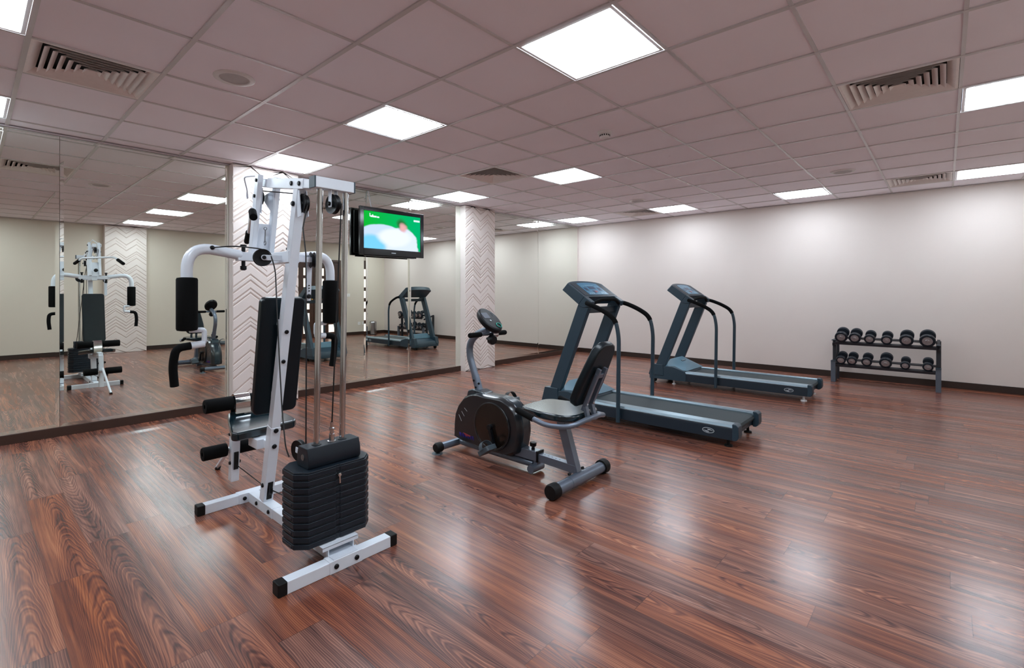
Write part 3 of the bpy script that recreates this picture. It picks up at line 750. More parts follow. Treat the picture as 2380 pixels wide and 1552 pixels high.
gp(MB().lathe(V(0.757, -0.375, 1.600), (bend1-V(0.757, -0.375, 1.6)), [(0, -0.004), (0.017, -0.003), (0.0195, 0.004), (0.0195, 0.12), (0.0125, 0.122)], 18), 'grip', 'black_foam', lb)
gp(MB().lathe(V(1.103, 0.640, 1.572), (bend2-V(1.103, 0.640, 1.572)), [(0, -0.004), (0.017, -0.003), (0.0195, 0.004), (0.0195, 0.14), (0.0125, 0.142)], 18), 'grip', 'black_foam', lb)
m = MB(); m.torus((0.925, 0.052, 1.666), (0.34, 0.94, 0), 0.0165, 0.0028, 18, 6); gp(m, 'bar_ring', 'steel', lb)
# back pad
PB0, PB1 = V(0.937, -0.185, 0.562), V(0.937, -0.302, 1.197)
ez = (PB1-PB0).normalized(); en = V(1, 0, 0).cross(ez).normalized()
if en.y > 0: en = -en
L_ = (PB1-PB0).length
prof = [(a, b_+L_/2) for a, b_ in rrect(0.236, L_, 0.030)]
m = MB().slab(prof, PB0-en*0.020, (1, 0, 0), ez, en, 0.045); bp_ = gp(m, 'back_pad', 'black_vinyl', bev=0.010, seg=3)
m = MB()
for z in (0.66, 1.05):
    m.beam(on_mast(z, 0, -0.052), on_mast(z, 0, -0.052)-ms_n*(0.030 if z > 0.8 else 0.018), 0.04, 0.03)
gp(m, 'pad_bracket', 'white_edge', bp_)
# seat
prof = [(0.755, -0.080), (0.775, -0.100), (1.105, -0.075), (1.130, -0.050), (1.120, 0.06), (1.055, 0.22), (1.020, 0.245), (0.865, 0.245), (0.838, 0.225), (0.800, 0.10)]
m = MB().prism(prof, 'z', 0, 0.048); seat = gp(m, 'seat', 'seat_vinyl', bev=0.012, seg=3)
for v in seat.data.vertices: v.co.z += 0.410 + (v.co.y + GO.y + 0.09)*0.13
m = MB(); m.beam((GX, -0.20, 0.375), (GX, 0.345, 0.44), 0.048, 0.045); m.box((GX-0.06, -0.14, 0.355), (GX+0.05, -0.02, 0.408)); sb = gp(m, 'seat_beam', 'white_paint', bev=0.003)
# leg developer
m = MB().beam((GX, 0.345, 0.43), (GX, 0.377, 0.036), 0.048, 0.052, up=(0, -1, 0)); lg = gp(m, 'leg_lever', 'white_paint', bev=0.004)
m = MB().beam((GX, 0.328, 0.225), (GX, 0.337, 0.115), 0.026, 0.004, up=(0, -1, 0)); gp(m, 'pulley_slot', 'duct_dark', lg)
m = MB()
for z in (0.335, 0.155):
    for s_ in (-1, 1): bolt(m, (GX+s_*0.024, 0.36, z), (s_, 0, 0), 0.011, 0.010)
bolt(m, (GX+0.04, 0.33, 0.335), (0, -1, 0), 0.013, 0.02)
gp(m, 'bolts', 'black_plastic', lg)
m = MB().cyl((0.775, 0.392, 0.235), (1.115, 0.392, 0.235), 0.012); gp(m, 'roller_bar', 'chrome', lg)
for x0, x1, yy, zz_, par in ((0.752, 0.888, 0.392, 0.235, lg), (0.962, 1.128, 0.392, 0.235, lg)):
    m = MB().lathe((x0, yy, zz_), (1, 0, 0), [(0.012, 0), (0.038, 0), (0.041, 0.005), (0.041, x1-x0-0.005), (0.038, x1-x0), (0.012, x1-x0)], 28); gp(m, 'foam_roller', 'black_foam', par)
UY, UZ = 0.215, 0.560
m = MB().cyl((0.74, UY, UZ), (1.11, UY, UZ), 0.012); ur = gp(m, 'roller_bar', 'chrome')
for x0, x1 in ((0.712, 0.862), (0.955, 1.138)):
    m = MB().lathe((x0, UY, UZ), (1, 0, 0), [(0.012, 0), (0.038, 0), (0.041, 0.005), (0.041, x1-x0-0.005), (0.038, x1-x0), (0.012, x1-x0)], 28); gp(m, 'foam_roller', 'black_foam', ur)
arc = [(UY+0.045*math.cos(a_), UZ+0.052*math.sin(a_)) for a_ in [R(v) for v in range(20, 215, 15)]]
prof = [(UY+0.06, 0.45), (UY+0.062, 0.53)] + arc + [(UY-0.05, UZ-0.06), (UY-0.035, UZ-0.065), (UY-0.030, UZ-0.02)] + [(UY+0.034*math.cos(a_), UZ+0.04*math.sin(a_)) for a_ in [R(v) for v in range(200, 25, -25)]] + [(UY+0.045, 0.53), (UY+0.042, 0.45)]
m = MB().prism(prof, 'x', GX-0.058, GX+0.026); gp(m, 'roller_bracket', 'chrome', ur, bev=0.001)
m = MB(); bolt(m, (GX-0.058, UY+0.01, UZ+0.03), (-1, 0, 0), 0.008, 0.016); bolt(m, (GX+0.026, UY+0.01, UZ+0.03), (1, 0, 0), 0.006, 0.012); gp(m, 'bolts', 'black_plastic', ur)
# prop leg
m = MB().tube([(GX+0.01, 0.40, 0.27), (0.958, 0.775, 0.012)], 0.013, 12); kk = gp(m, 'prop_leg', 'white_paint')
gp(MB().lathe((0.958, 0.775, 0), (0, -0.35, 0.3), [(0.0, 0.0), (0.016, 0.0), (0.016, 0.03), (0.013, 0.03)], 14), 'rubber_foot', 'black_rubber', kk)
# weight stack
def rod_pt(x, z): return V(x, CHY + 0.045*(1-(z-0.1)/1.6), z)
for x in (GX-0.064, GX+0.064):
    gp(MB().tube([rod_pt(x, 0.10), rod_pt(x, 1.69)], 0.0135, 20), 'guide_rod', 'chrome')
ws = gp(MB().box((GX-0.02, -0.82, 0.10), (GX+0.02, -0.79, 0.44)), 'weight_stack', 'weight_iron')
SX0, SX1, SY0, SY1, CH = 0.737, 1.112, -0.902, -0.702, 0.046
def octo(g=0.0, notch=False):
    x0, x1, y0, y1 = SX0+g, SX1-g, SY0+g, SY1-g; c_ = CH
    pr_ = [(x0+c_, y0), (GX-0.012, y0), (GX-0.008, y0+0.005), (GX+0.008, y0+0.005), (GX+0.012, y0), (x1-c_, y0), (x1, y0+c_), (x1, y1-c_), (x1-c_, y1), (x0+c_, y1), (x0, y1-c_), (x0, y0+c_)]
    return pr_
nP = 11; zb, zt_ = 0.106, 0.440; dz = (zt_-zb)/nP
for k in range(nP):
    z0 = zb+k*dz; z1 = z0+dz
    m = MB()
    m.prism(octo(0.0), 'z', z0+0.0015, z1-0.0075); m.prism(octo(0.004), 'z', z1-0.0085, z1-0.0003)
    if k % 2 == 0 and k < nP-1:
        m.box((SX0-0.003, -0.842, z0+0.003), (SX0+0.003, -0.760, z1-0.014))
    gp(m, 'weight_plate', 'weight_iron', ws, bev=0.0022, seg=2)
m = MB().lathe((GX, SY0+0.008, zt_-dz*1.35), (0, -1, 0), [(0.006, 0), (0.006, 0.012), (0.008, 0.013), (0.008, 0.022), (0, 0.024)], 14); m.beam((GX, SY0-0.012, zt_-dz*1.3), (GX, SY0-0.014, zt_-dz*2.6), 0.007, 0.004, up=(0, -1, 0)); gp(m, 'selector_pin', 'chrome', ws)
prof = [(-0.865, 0.441), (-0.872, 0.452), (-0.872, 0.488), (-0.858, 0.530), (-0.775, 0.530), (-0.762, 0.488), (-0.762, 0.441)]
m = MB().prism(prof, 'x', 0.798, 1.058); tp = gp(m, 'top_block', 'weight_iron', ws, bev=0.003)
m = MB()
for x in (GX-0.064, GX+0.064): m.lathe(rod_pt(x, 0.528), (0, 0, 1), [(0.022, 0), (0.022, 0.004), (0.014, 0.006)], 20)
gp(m, 'rod_bush', 'black_plastic', ws)
m = MB().lathe((0.797, -0.822, 0.486), (-1, 0, 0), [(0.014, 0), (0.014, 0.002), (0.006, 0.004), (0, 0.004)], 18); gp(m, 'end_plug', 'steel', ws)
m = MB().lathe((GX+0.008, -0.828, 0.530), (0, 0, 1), [(0.020, 0), (0.020, 0.004), (0.013, 0.006), (0.013, 0.035), (0.009, 0.038), (0.009, 0.052), (0.013, 0.054), (0.013, 0.062), (0.007, 0.066), (0.007, 0.09), (0, 0.09)], 18); gp(m, 'cable_stem', 'chrome', ws)
pulley((0.845, -0.685, 0.478), (1, 0.15, 0), 0.048, 0.022)
m = MB()
for s_ in (-1, 1): m.beam((0.845+s_*0.016, -0.685, 0.485), (0.86+s_*0.016, -0.79, 0.47), 0.004, 0.026)
gp(m, 'pulley_bracket', 'white_edge', bev=0.001)
# cradle under the stack
m = MB(); m.box((0.835, -0.93, 0.086), (1.010, -0.925, 0.104)); m.box((0.835, -0.93, 0.100), (1.010, -0.70, 0.105)); m.box((0.862, -0.925, 0.052), (0.868, -0.72, 0.102)); m.box((0.985, -0.925, 0.052), (0.991, -0.72, 0.102)); m.box((GX-0.06, -0.97, 0.05), (GX+0.06, -0.72, 0.058))
gp(m, 'stack_cradle', 'white_edge', bev=0.001)

# ------------------------------------------------------------------ treadmills (local frame: +y towards the console)
def make_treadmill():
    t = thing('treadmill', 'x', 'treadmill', (0, 0, 0), 'slate blue treadmills')
    W = 0.32
    # running deck
    m = MB().box((-W+0.05, -0.90, 0.075), (W-0.05, 0.45, 0.15)); dk = m.build('deck_frame', 'slate_dark', t, bev=0.004)
    for s_ in (-1, 1):
        m = MB().prism([(-0.925, 0.068), (-0.935, 0.10), (-0.93, 0.155), (0.44, 0.155), (0.44, 0.062), (-0.90, 0.062)], 'x', s_*W, s_*(W-0.055)) ; sk = m.build('side_skirt', 'slate_dark', t, bev=0.004)
        m = MB().prism([(s_*W, 0.156), (s_*(W+0.003), 0.163), (s_*(W-0.006), 0.183), (s_*(W-0.075), 0.190), (s_*(W-0.088), 0.180), (s_*(W-0.088), 0.160)], 'y', -0.915, 0.455); m.build('foot_rail', 'silver_rail', t, bev=0.003)
        m = MB().prism([(-0.945, 0.075), (-0.955, 0.10), (-0.952, 0.175), (-0.935, 0.192), (-0.905, 0.192), (-0.905, 0.062), (-0.93, 0.062)], 'x', s_*(W+0.004), s_*(W-0.088)); m.build('rear_cap', 'slate', t, bev=0.006)
        # oval emblem on the skirt near the rear
        if s_ < 0:
            m = MB(); c_ = V(-W-0.0005, -0.725, 0.112); pts_ = [c_ + V(0, 0.045*math.cos(2*PI*k/28), 0.020*math.sin(2*PI*k/28)) for k in range(28)]
            m.tube(pts_, 0.0022, 6, closed=True)
            m.prism([(-0.765, 0.112), (-0.735, 0.124), (-0.718, 0.122), (-0.722, 0.115), (-0.738, 0.115)], 'x', -W-0.002, -W+0.001)
            m.prism([(-0.685, 0.110), (-0.715, 0.098), (-0.732, 0.100), (-0.728, 0.107), (-0.712, 0.108)], 'x', -W-0.002, -W+0.001)
            m.build('emblem', 'logo_light', sk)
    m = MB().prism([(-0.890, 0.170), (-0.912, 0.160), (-0.922, 0.140), (-0.912, 0.118), (-0.89, 0.110), (0.46, 0.12), (0.52, 0.14), (0.46, 0.168)], 'x', -W+0.088, W-0.088); m.build('running_belt', 'belt', t, bev=0.003)
    for x in (-W+0.06, W-0.06):
        MB().lathe((x, -0.86, 0), (0, 0, 1), [(0, 0), (0.032, 0), (0.030, 0.012), (0.012, 0.014), (0.012, 0.064), (0, 0.064)], 20).build('levelling_foot', 'fixture_white', t)
        MB().lathe((x, 0.62, 0), (0, 0, 1), [(0, 0), (0.026, 0), (0.024, 0.010), (0.012, 0.012), (0.012, 0.064), (0, 0.064)], 20).build('levelling_foot', 'fixture_white', t)
        MB().lathe((x-0.018, 0.895, 0.035), (1, 0, 0), [(0, 0), (0.033, 0), (0.035, 0.004), (0.035, 0.032), (0.033, 0.036), (0, 0.036)], 22).build('wheel', 'black_rubber', t)
    # motor housing
    m = MB().prism([(0.935, 0.055), (0.935, 0.115), (0.905, 0.165), (0.70, 0.235), (0.62, 0.235), (0.455, 0.188), (0.44, 0.165), (0.44, 0.060)], 'x', -W-0.004, W+0.004); mh = m.build('motor_housing', 'slate', t, bev=0.006)
    # faceted cover
    lo_ = [(-0.30, 0.44, 0.190), (0.30, 0.44, 0.190), (0.31, 0.74, 0.22), (-0.31, 0.74, 0.22)]
    hi_ = [(-0.12, 0.52, 0.262), (0.12, 0.52, 0.262), (0.20, 0.70, 0.325), (-0.20, 0.70, 0.325)]
    m = MB().add(lo_+hi_, [(3,2,1,0),(4,5,6,7),(0,1,5,4),(1,2,6,5),(2,3,7,6),(3,0,4,7)]); mc = m.build('motor_cover', 'slate_light', t, bev=0.012)
    sl = V(0, 0.18, 0.063).normalized(); nn = V(1, 0, 0).cross(sl).normalized()
    o_ = V(0, 0.60, 0.2915)
    m = MB().slab([(-0.065, -0.012), (0.065, -0.012), (0.055, 0.012), (-0.055, 0.012)], o_, (1, 0, 0), sl, nn, 0.003); lg_ = m.build('cover_mark', 'slate_dark', mc)
    m = MB()
    for k in range(5): m.slab([(-0.045+k*0.018, -0.006), (-0.034+k*0.018, -0.006), (-0.031+k*0.018, 0.006), (-0.042+k*0.018, 0.006)], o_, (1, 0, 0), sl, nn, 0.0042)
    m.build('cover_mark_letters', 'logo_light', mc)
    # uprights
    for s_ in (-1, 1):
        m = MB().beam((s_*0.288, 0.800, 0.20), (s_*0.288, 0.448, 1.095), 0.058, 0.122, up=(0, 0.93, 0.365)); m.build('upright', 'slate', t, bev=0.006)
        m = MB().prism([(0.945, 0.105), (0.905, 0.250), (0.745, 0.252), (0.735, 0.105)], 'x', s_*(W+0.012), s_*(W-0.07)); m.build('upright_shoe', 'slate', t, bev=0.006)
        # hand rail
        x = s_*0.352
        pts_ = fillet([(s_*0.325, 0.405, 1.118), (x, 0.34, 1.100), (x, 0.215, 1.052), (x, 0.085, 0.975), (x, 0.050, 0.82), (x, 0.060, 0.040)], 0.09, 8)
        hr = MB().tube(pts_, 0.0185, 14).build('hand_rail', 'slate', t)
        cut = [p for p in pts_ if p.z > 0.935]
        MB().tube(cut, 0.0225, 14).build('foam_grip', 'black_foam', hr)
        MB().lathe((s_*(W-0.002), 0.060, 0.085), (s_, 0, 0), [(0.02, 0), (0.02, 0.034), (0, 0.034)], 16).build('rail_mount', 'slate_dark', hr)
    # console
    A, A2, B2, B1 = (0.635, 1.318), (0.700, 1.250), (0.500, 1.100), (0.432, 1.178)
    n = 16; vs = []
    for k in range(n+1):
        x = -0.325 + 0.65*k/n; h = 0.036*(1-(abs(x)/0.325)**2.4) - 0.012*(abs(x)/0.325)**8; e = 0.02*(1-(x/0.325)**2)
        for (y, z), f_ in ((A, 1), (A2, 1), (B2, 0), (B1, 0)): vs.append((x, y + f_*h*0.81, z + f_*h*0.58))
    fs = [(k*4+j, k*4+(j+1) % 4, (k+1)*4+(j+1) % 4, (k+1)*4+j) for k in range(n) for j in range(4)] + [(3,2,1,0), (n*4, n*4+1, n*4+2, n*4+3)]
    cs = MB().add(vs, fs).build('console', 'slate', t, bev=0.006)
    sl = (V(0, A[0], A[1]) - V(0, B1[0], B1[1])); ln = sl.length; sl.normalize(); nn = V(1, 0, 0).cross(sl).normalized()
    o_ = V(0, B1[0], B1[1])
    def P(x0, x1, t0, t1, h, name, mm, par, bev=0):
        return MB().slab([(x0, t0), (x1, t0), (x1, t1), (x0, t1)], o_ + nn*0.0005, (1, 0, 0), sl, nn, h).build(name, mm, par, bev=bev)
    def arch(xh, t0, t1, bulge, h, name, mm, par):
        pr_ = [(-xh, t0), (xh, t0)] + [(xh - 2*xh*k/12, t1 + bulge*(1-(2*k/12-1)**2)) for k in range(13)]
        return MB().slab(pr_, o_ + nn*0.0005, (1, 0, 0), sl, nn, h).build(name, mm, par)
    arch(0.285, 0.020, ln-0.018, 0.022, 0.002, 'console_face', 'slate_dark', cs)
    dp = arch(0.185, 0.030, ln-0.020, 0.016, 0.004, 'display_panel', 'display_blue', cs)
    m = MB(); rr = random.Random(4)
    def patch(x0, x1, t0, t1): m.slab([(x0, t0), (x1, t0), (x1, t1), (x0, t1)], o_, (1, 0, 0), sl, nn, 0.0056)
    patch(-0.06, 0.06, 0.125, 0.170); patch(-0.155, -0.10, 0.10, 0.15); patch(0.10, 0.155, 0.10, 0.15); patch(-0.05, -0.015, 0.05, 0.10)
    m.build('display_window', 'display_navy', cs)
    m = MB()
    for x in (-0.16, -0.125, -0.09, 0.065, 0.10, 0.135): patch(x, x+0.022, 0.045, 0.062)
    for x in (-0.15, -0.12, 0.09, 0.12, 0.15): patch(x-0.008, x+0.008, 0.172, 0.182)
    patch(-0.08, 0.08, 0.188, 0.195)
    m.build('key_pad', 'display_pale', cs)
    m = MB(); patch(-0.012, 0.03, 0.070, 0.098); m.build('stop_key', 'display_red', cs)
    # lower arms and user bar
    for s_ in (-1, 1):
        m = MB().prism([(0.505, 1.095), (0.432, 1.178), (0.355, 1.128), (0.372, 1.080), (0.455, 1.070)], 'x', s_*0.325, s_*0.255); m.build('console_arm', 'slate', t, bev=0.006)
    m = MB().box((-0.262, 0.43, 1.015), (0.262, 0.49, 1.075)); m.build('cross_brace', 'slate_dark', t, bev=0.008)
    m = MB().tube(fillet([(-0.262, 0.385, 1.105), (-0.14, 0.355, 1.150), (0.14, 0.355, 1.150), (0.262, 0.385, 1.105)], 0.10, 8), 0.017, 12); m.build('front_bar', 'black_foam', t)
    return t
tr = make_treadmill(); tr.location = (4.15, -0.80, 0); tr['label'] = 'dark blue-grey treadmill nearer the camera, directly behind the exercise bike seat'
tr2 = copy_tree(tr)
for o in tr.children:
    if o.name.startswith('levelling_foot'):
        o.data = o.data.copy(); o.data.materials[0] = MATS['black_rubber']
tr2.location = (6.42, -0.90, 0); tr2['label'] = 'dark blue-grey treadmill farther away, standing before the cream back wall'

# ------------------------------------------------------------------ recumbent exercise bike
BX = 2.415; BO = V(BX, -0.65, 0)
bike = thing('exercise_bike', 'grey and black recumbent exercise bike with round console, seat and backrest', 'exercise bike', BO)
def bp2(mb, name, m, parent=bike, **k): return mb.build(name, m, parent, org=BO, **k)
# feet
ft = bp2(MB().cyl((BX-0.20, -0.115, 0.052), (BX+0.20, -0.115, 0.052), 0.028, 24), 'front_foot_bar', 'bike_frame')
for s_ in (-1, 1):
    bp2(MB().lathe((BX+s_*0.19, -0.115, 0.052), (s_, 0, 0), [(0.030, 0), (0.036, 0.002), (0.037, 0.045), (0.030, 0.058), (0, 0.060)], 26), 'end_cap', 'black_rubber', ft)
    bp2(MB().lathe((BX+s_*0.215, -0.10, 0), (0, 0, 1), [(0, 0), (0.042, 0), (0.036, 0.008), (0.016, 0.012), (0.012, 0.03)], 24), 'levelling_foot', 'pedal', ft)
rb = bp2(MB().cyl((BX-0.275, -1.225, 0.047), (BX+0.275, -1.225, 0.047), 0.036, 28), 'rear_foot_bar', 'bike_frame')
bp2(MB().cyl((BX-0.12, -1.225, 0.047), (BX+0.13, -1.225, 0.047), 0.038, 28), 'sleeve', 'bike_frame', rb)
for s_ in (-1, 1):
    bp2(MB().lathe((BX+s_*0.255, -1.225, 0.047), (s_, 0, 0), [(0.038, 0), (0.046, 0.002), (0.047, 0.050), (0.041, 0.062), (0, 0.064)], 26), 'end_cap', 'black_rubber', rb)
    q = MB(); bolt(q, (BX+s_*0.075, -1.20, 0.078), (0, 0.3, 1), 0.011, 0.014); bp2(q, 'bolt', 'black_plastic', rb)
# low main tube and telescoping beam
m = MB().tube(fillet([(BX, -0.13, 0.055), (BX, -0.40, 0.050), (BX, -0.86, 0.050)], 0.05), 0.026, 16); bp2(m, 'main_tube', 'bike_frame')
m = MB().box((BX-0.034, -0.905, 0.082), (BX+0.034, -0.60, 0.148)); ob_ = bp2(m, 'outer_beam', 'bike_frame', bev=0.004)
bp2(MB().box((BX-0.037, -0.915, 0.078), (BX+0.037, -0.903, 0.152)), 'beam_collar', 'black_plastic', ob_, bev=0.001)
m = MB().beam((BX, -0.70, 0.115), (BX, -1.205, 0.098), 0.052, 0.052); ib = bp2(m, 'inner_beam', 'bike_frame', bev=0.003)
m = MB()
for k in range(5): m.lathe((BX-0.004, -0.955-k*0.03, 0.1325-0.001*k), (0, 0.034, 1), [(0.005, 0), (0.005, 0.0008), (0, 0.0008)], 10)
bp2(m, 'beam_scale', 'black_plastic', ib)
m = MB().lathe((BX-0.005, -0.855, 0.148), (0, 0, 1), [(0.012, 0), (0.012, 0.012), (0.008, 0.016), (0.022, 0.024), (0.024, 0.048), (0.016, 0.050), (0, 0.046)], 8); bp2(m, 'locking_knob', 'black_plastic', ob_)
m = MB().cyl((BX-0.075, -0.885, 0.035), (BX+0.05, -0.885, 0.035), 0.027, 22); m.box((BX-0.02, -0.90, 0.035), (BX+0.02, -0.87, 0.085)); bp2(m, 'support_tube', 'bike_frame', ob_)
# housing: shaped shell, thicker in the middle
prof = [(-0.125, 0.105), (-0.128, 0.20), (-0.14, 0.29), (-0.175, 0.36), (-0.235, 0.425), (-0.31, 0.462), (-0.385, 0.475), (-0.46, 0.468), (-0.55, 0.470), (-0.63, 0.468), (-0.70, 0.445), (-0.765, 0.395), (-0.785, 0.325), (-0.792, 0.25), (-0.778, 0.165), (-0.765, 0.115), (-0.70, 0.080), (-0.56, 0.070), (-0.43, 0.075), (-0.30, 0.088), (-0.20, 0.092)]
cy_, cz_ = -0.47, 0.27
def shell(h0, h1, sc):
    vs = []; n = len(prof)
    for hx, s_ in ((-h1, sc), (-h0, 1.0), (h0*0.75, 1.0), (h1*0.72, sc)):
        for y, z in prof: vs.append((BX+0.005+hx, cy_+(y-cy_)*s_, cz_+(z-cz_)*s_))
    fs = [tuple(range(n)), tuple(reversed(range(3*n, 4*n)))]
    for k in range(3): fs += [(k*n+i, (k+1)*n+i, (k+1)*n+(i+1) % n, k*n+(i+1) % n) for i in range(n)]
    return MB().add(vs, fs)
hs_ = bp2(shell(0.060, 0.090, 0.94), 'housing', 'bike_shell', bev=0.006, seg=2, ang=50)
n = len(prof)
core = [(cy_+(y-cy_)*1.012, cz_+(z-cz_)*1.015) for y, z in prof]
m = MB().prism(core, 'x', BX-0.050, BX+0.046); bp2(m, 'housing_spine', 'bike_shell_top', hs_, bev=0.02, seg=4, ang=60)
m = MB().prism([(-0.24, 0.425), (-0.255, 0.475), (-0.30, 0.492), (-0.375, 0.490), (-0.43, 0.475), (-0.42, 0.45)], 'x', BX-0.05, BX+0.06); bp2(m, 'mast_collar', 'bike_shell_top', hs_, bev=0.012, seg=3)
DC = V(BX-0.086, -0.545, 0.262)
m = MB().lathe(DC, (-1, 0, 0), [(0.172, -0.006), (0.172, 0.006), (0.160, 0.010), (0.155, 0.006), (0, 0.010)], 48); dsc = bp2(m, 'side_disc', 'bike_disc', hs_)
m = MB().torus(DC+V(-0.006, 0, 0), (1, 0, 0), 0.168, 0.005, 56, 8); bp2(m, 'disc_rim', 'bike_shell', hs_)
m = MB().lathe(V(BX+0.070, -0.545, 0.262), (1, 0, 0), [(0.172, -0.006), (0.172, 0.006), (0.155, 0.010), (0, 0.010)], 48); bp2(m, 'side_disc', 'bike_disc', hs_)
# graphics: three slashes, coloured lettering-like mark
m = MB()
for k in range(3):
    y, z = -0.200-k*0.030, 0.290+k*0.030
    m.beam((BX-0.0865, y, z), (BX-0.0865, y-0.030, z-0.045+0.012*k), 0.0014, 0.0022)
bp2(m, 'slash_marks', 'logo_light', hs_)
m = MB()
for k, (c0, w_) in enumerate(((-0.205, 0.020), (-0.235, 0.018), (-0.262, 0.016), (-0.288, 0.016), (-0.313, 0.018), (-0.340, 0.016))):
    m.prism([(c0, 0.158-0.001*k), (c0-w_, 0.156-0.001*k), (c0-w_-0.004, 0.128-0.001*k), (c0-w_+0.004, 0.128), (c0-w_/2, 0.146), (c0-0.005, 0.128), (c0-0.003, 0.142)], 'x', BX-0.0872, BX-0.0852)
bp2(m, 'side_mark', 'logo_blue', hs_)
m = MB(); m.prism([(-0.248, 0.162), (-0.330, 0.152), (-0.318, 0.142), (-0.300, 0.147), (-0.285, 0.138)], 'x', BX-0.0880, BX-0.0852); bp2(m, 'side_mark_stroke', 'logo_red', hs_)
# cranks and pedals
CC = V(BX, -0.545, 0.262)
for s_, fy, fz in ((-1, -0.592, 0.128), (1, -0.490, 0.398)):
    x = BX+s_*0.112
    m = MB().beam((x, CC.y, CC.z), (x, fy, fz), 0.020, 0.026, up=(1, 0, 0)); m.cyl((BX+s_*0.09, CC.y, CC.z), (x+s_*0.012, CC.y, CC.z), 0.020, 18); m.cyl((x, fy, fz), (BX+s_*0.15, fy, fz), 0.010, 12); cr = bp2(m, 'crank', 'black_plastic', bev=0.002)
    px_ = BX+s_*0.185; tl = -0.6 if s_ < 0 else -0.2
    u_ = V(0, math.cos(tl), math.sin(tl)); n_ = V(0, -math.sin(tl), math.cos(tl))
    m = MB().slab(rrect(0.098, 0.112, 0.016), V(px_, fy, fz)-n_*0.017, (1, 0, 0), u_, n_, 0.034); pd = bp2(m, 'pedal', 'pedal', cr, bev=0.004)
    a_ = []
    for k in range(11):
        a0 = PI*k/10; a_.append(V(px_, fy, fz) + V(math.cos(a0)*0.052, 0, 0) + n_*(0.010+math.sin(a0)*0.052))
    vs = []
    for p_ in a_:
        for du in (-0.018, 0.018):
            for t_2 in (0, 0.003): vs.append(p_ + u_*du + (p_-V(px_, fy, fz)).normalized()*t_2)
    fs = []
    for k in range(10):
        b0 = k*4; b1_ = b0+4
        for i_, j_ in ((0, 1), (1, 3), (3, 2), (2, 0)): fs.append((b0+i_, b0+j_, b1_+j_, b1_+i_))
    fs += [(0, 2, 3, 1), (40, 41, 43, 42)]
    bp2(MB().add(vs, fs), 'pedal_strap', 'black_plastic' if s_ > 0 else 'pedal', cr)
# handlebar mast
mp = fillet([(BX, -0.335, 0.470), (BX, -0.285, 0.60), (BX, -0.228, 0.735), (BX, -0.232, 0.835), (BX, -0.31, 0.905), (BX, -0.425, 0.945)], 0.12, 8)
mt = bp2(MB().tube(mp, 0.0265, 20), 'handlebar_mast', 'bike_frame')
bp2(MB().tube([(BX, -0.340, 0.462), (BX, -0.290, 0.590)], 0.030, 20), 'mast_sleeve', 'bike_frame', mt)
m = MB()
for p_, a0 in (((BX-0.03, -0.305, 0.555), (-1, 0, 0)), ((BX-0.018, -0.345, 0.535), (-0.6, -0.8, 0)), ((BX-0.03, -0.325, 0.505), (-1, 0, 0))): bolt(m, p_, a0, 0.009, 0.006)
bp2(m, 'bolts', 'black_plastic', mt)
hb = bp2(MB().cyl((BX-0.18, -0.425, 0.912), (BX+0.18, -0.425, 0.912), 0.0125, 14), 'handlebar', 'bike_frame')
for s_ in (-1, 1): bp2(MB().lathe((BX+s_*0.075, -0.425, 0.912), (s_, 0, 0), [(0.0125, 0), (0.018, 0.003), (0.0185, 0.112), (0.016, 0.120), (0, 0.122)], 18), 'grip', 'black_foam', hb)
bp2(MB().lathe((BX+0.02, -0.445, 0.905), (1, 0, 0), [(0.02, 0), (0.02, 0.055), (0, 0.055)], 16), 'clamp', 'chrome', hb)
bp2(MB().lathe((BX+0.015, -0.430, 0.872), (0, -1, -0.12), [(0.010, -0.03), (0.014, 0.0), (0.036, 0.006), (0.038, 0.036), (0.030, 0.046), (0, 0.046)], 10), 'tension_knob', 'black_plastic', mt)
# console
kz = V(0, 0.19, 0.165).normalized(); kn = V(1, 0, 0).cross(kz).normalized()
if kn.z < 0: kn = -kn
kc = V(BX, -0.442, 1.012)
el = [(0.088*math.cos(2*PI*k/40), 0.122*math.sin(2*PI*k/40) * (1.0 if math.sin(2*PI*k/40) > 0 else 0.97)) for k in range(40)]
m = MB().slab([(a*1.0, b_) for a, b_ in el], kc-kn*0.026, (1, 0, 0), kz, kn, 0.045); cn = bp2(m, 'console', 'black_plastic', bev=0.014, seg=4)
def CP(pr_, h, name, mm): return bp2(MB().slab(pr_, kc+kn*0.0192, (1, 0, 0), kz, kn, h), name, mm, cn)
CP([(-0.030+a, 0.035+b_) for a, b_ in rrect(0.062, 0.060, 0.006)], 0.0015, 'lcd_window', 'lcd')
m = MB()
for k in range(3):
    m.slab([(-0.068+a, 0.052-k*0.014+b_) for a, b_ in rrect(0.010, 0.004, 0.001)], kc+kn*0.0192, (1, 0, 0), kz, kn, 0.0018)
    m.slab([(0.046+a, 0.060-k*0.014+b_) for a, b_ in rrect(0.016, 0.004, 0.001)], kc+kn*0.0192, (1, 0, 0), kz, kn, 0.0018)
bp2(m, 'console_marks', 'lcd', cn)
bp2(MB().slab([(0.007*math.cos(2*PI*k/16)-0.02, 0.007*math.sin(2*PI*k/16)-0.020) for k in range(16)], kc+kn*0.019, (1, 0, 0), kz, kn, 0.003), 'white_key', 'logo_light', cn)
rc = kc + kn*0.021 + kz*(-0.072) + V(0.028, 0, 0)
bp2(MB().torus(rc, kn, 0.022, 0.0025, 30, 6), 'pulse_ring', 'ring_teal', cn)
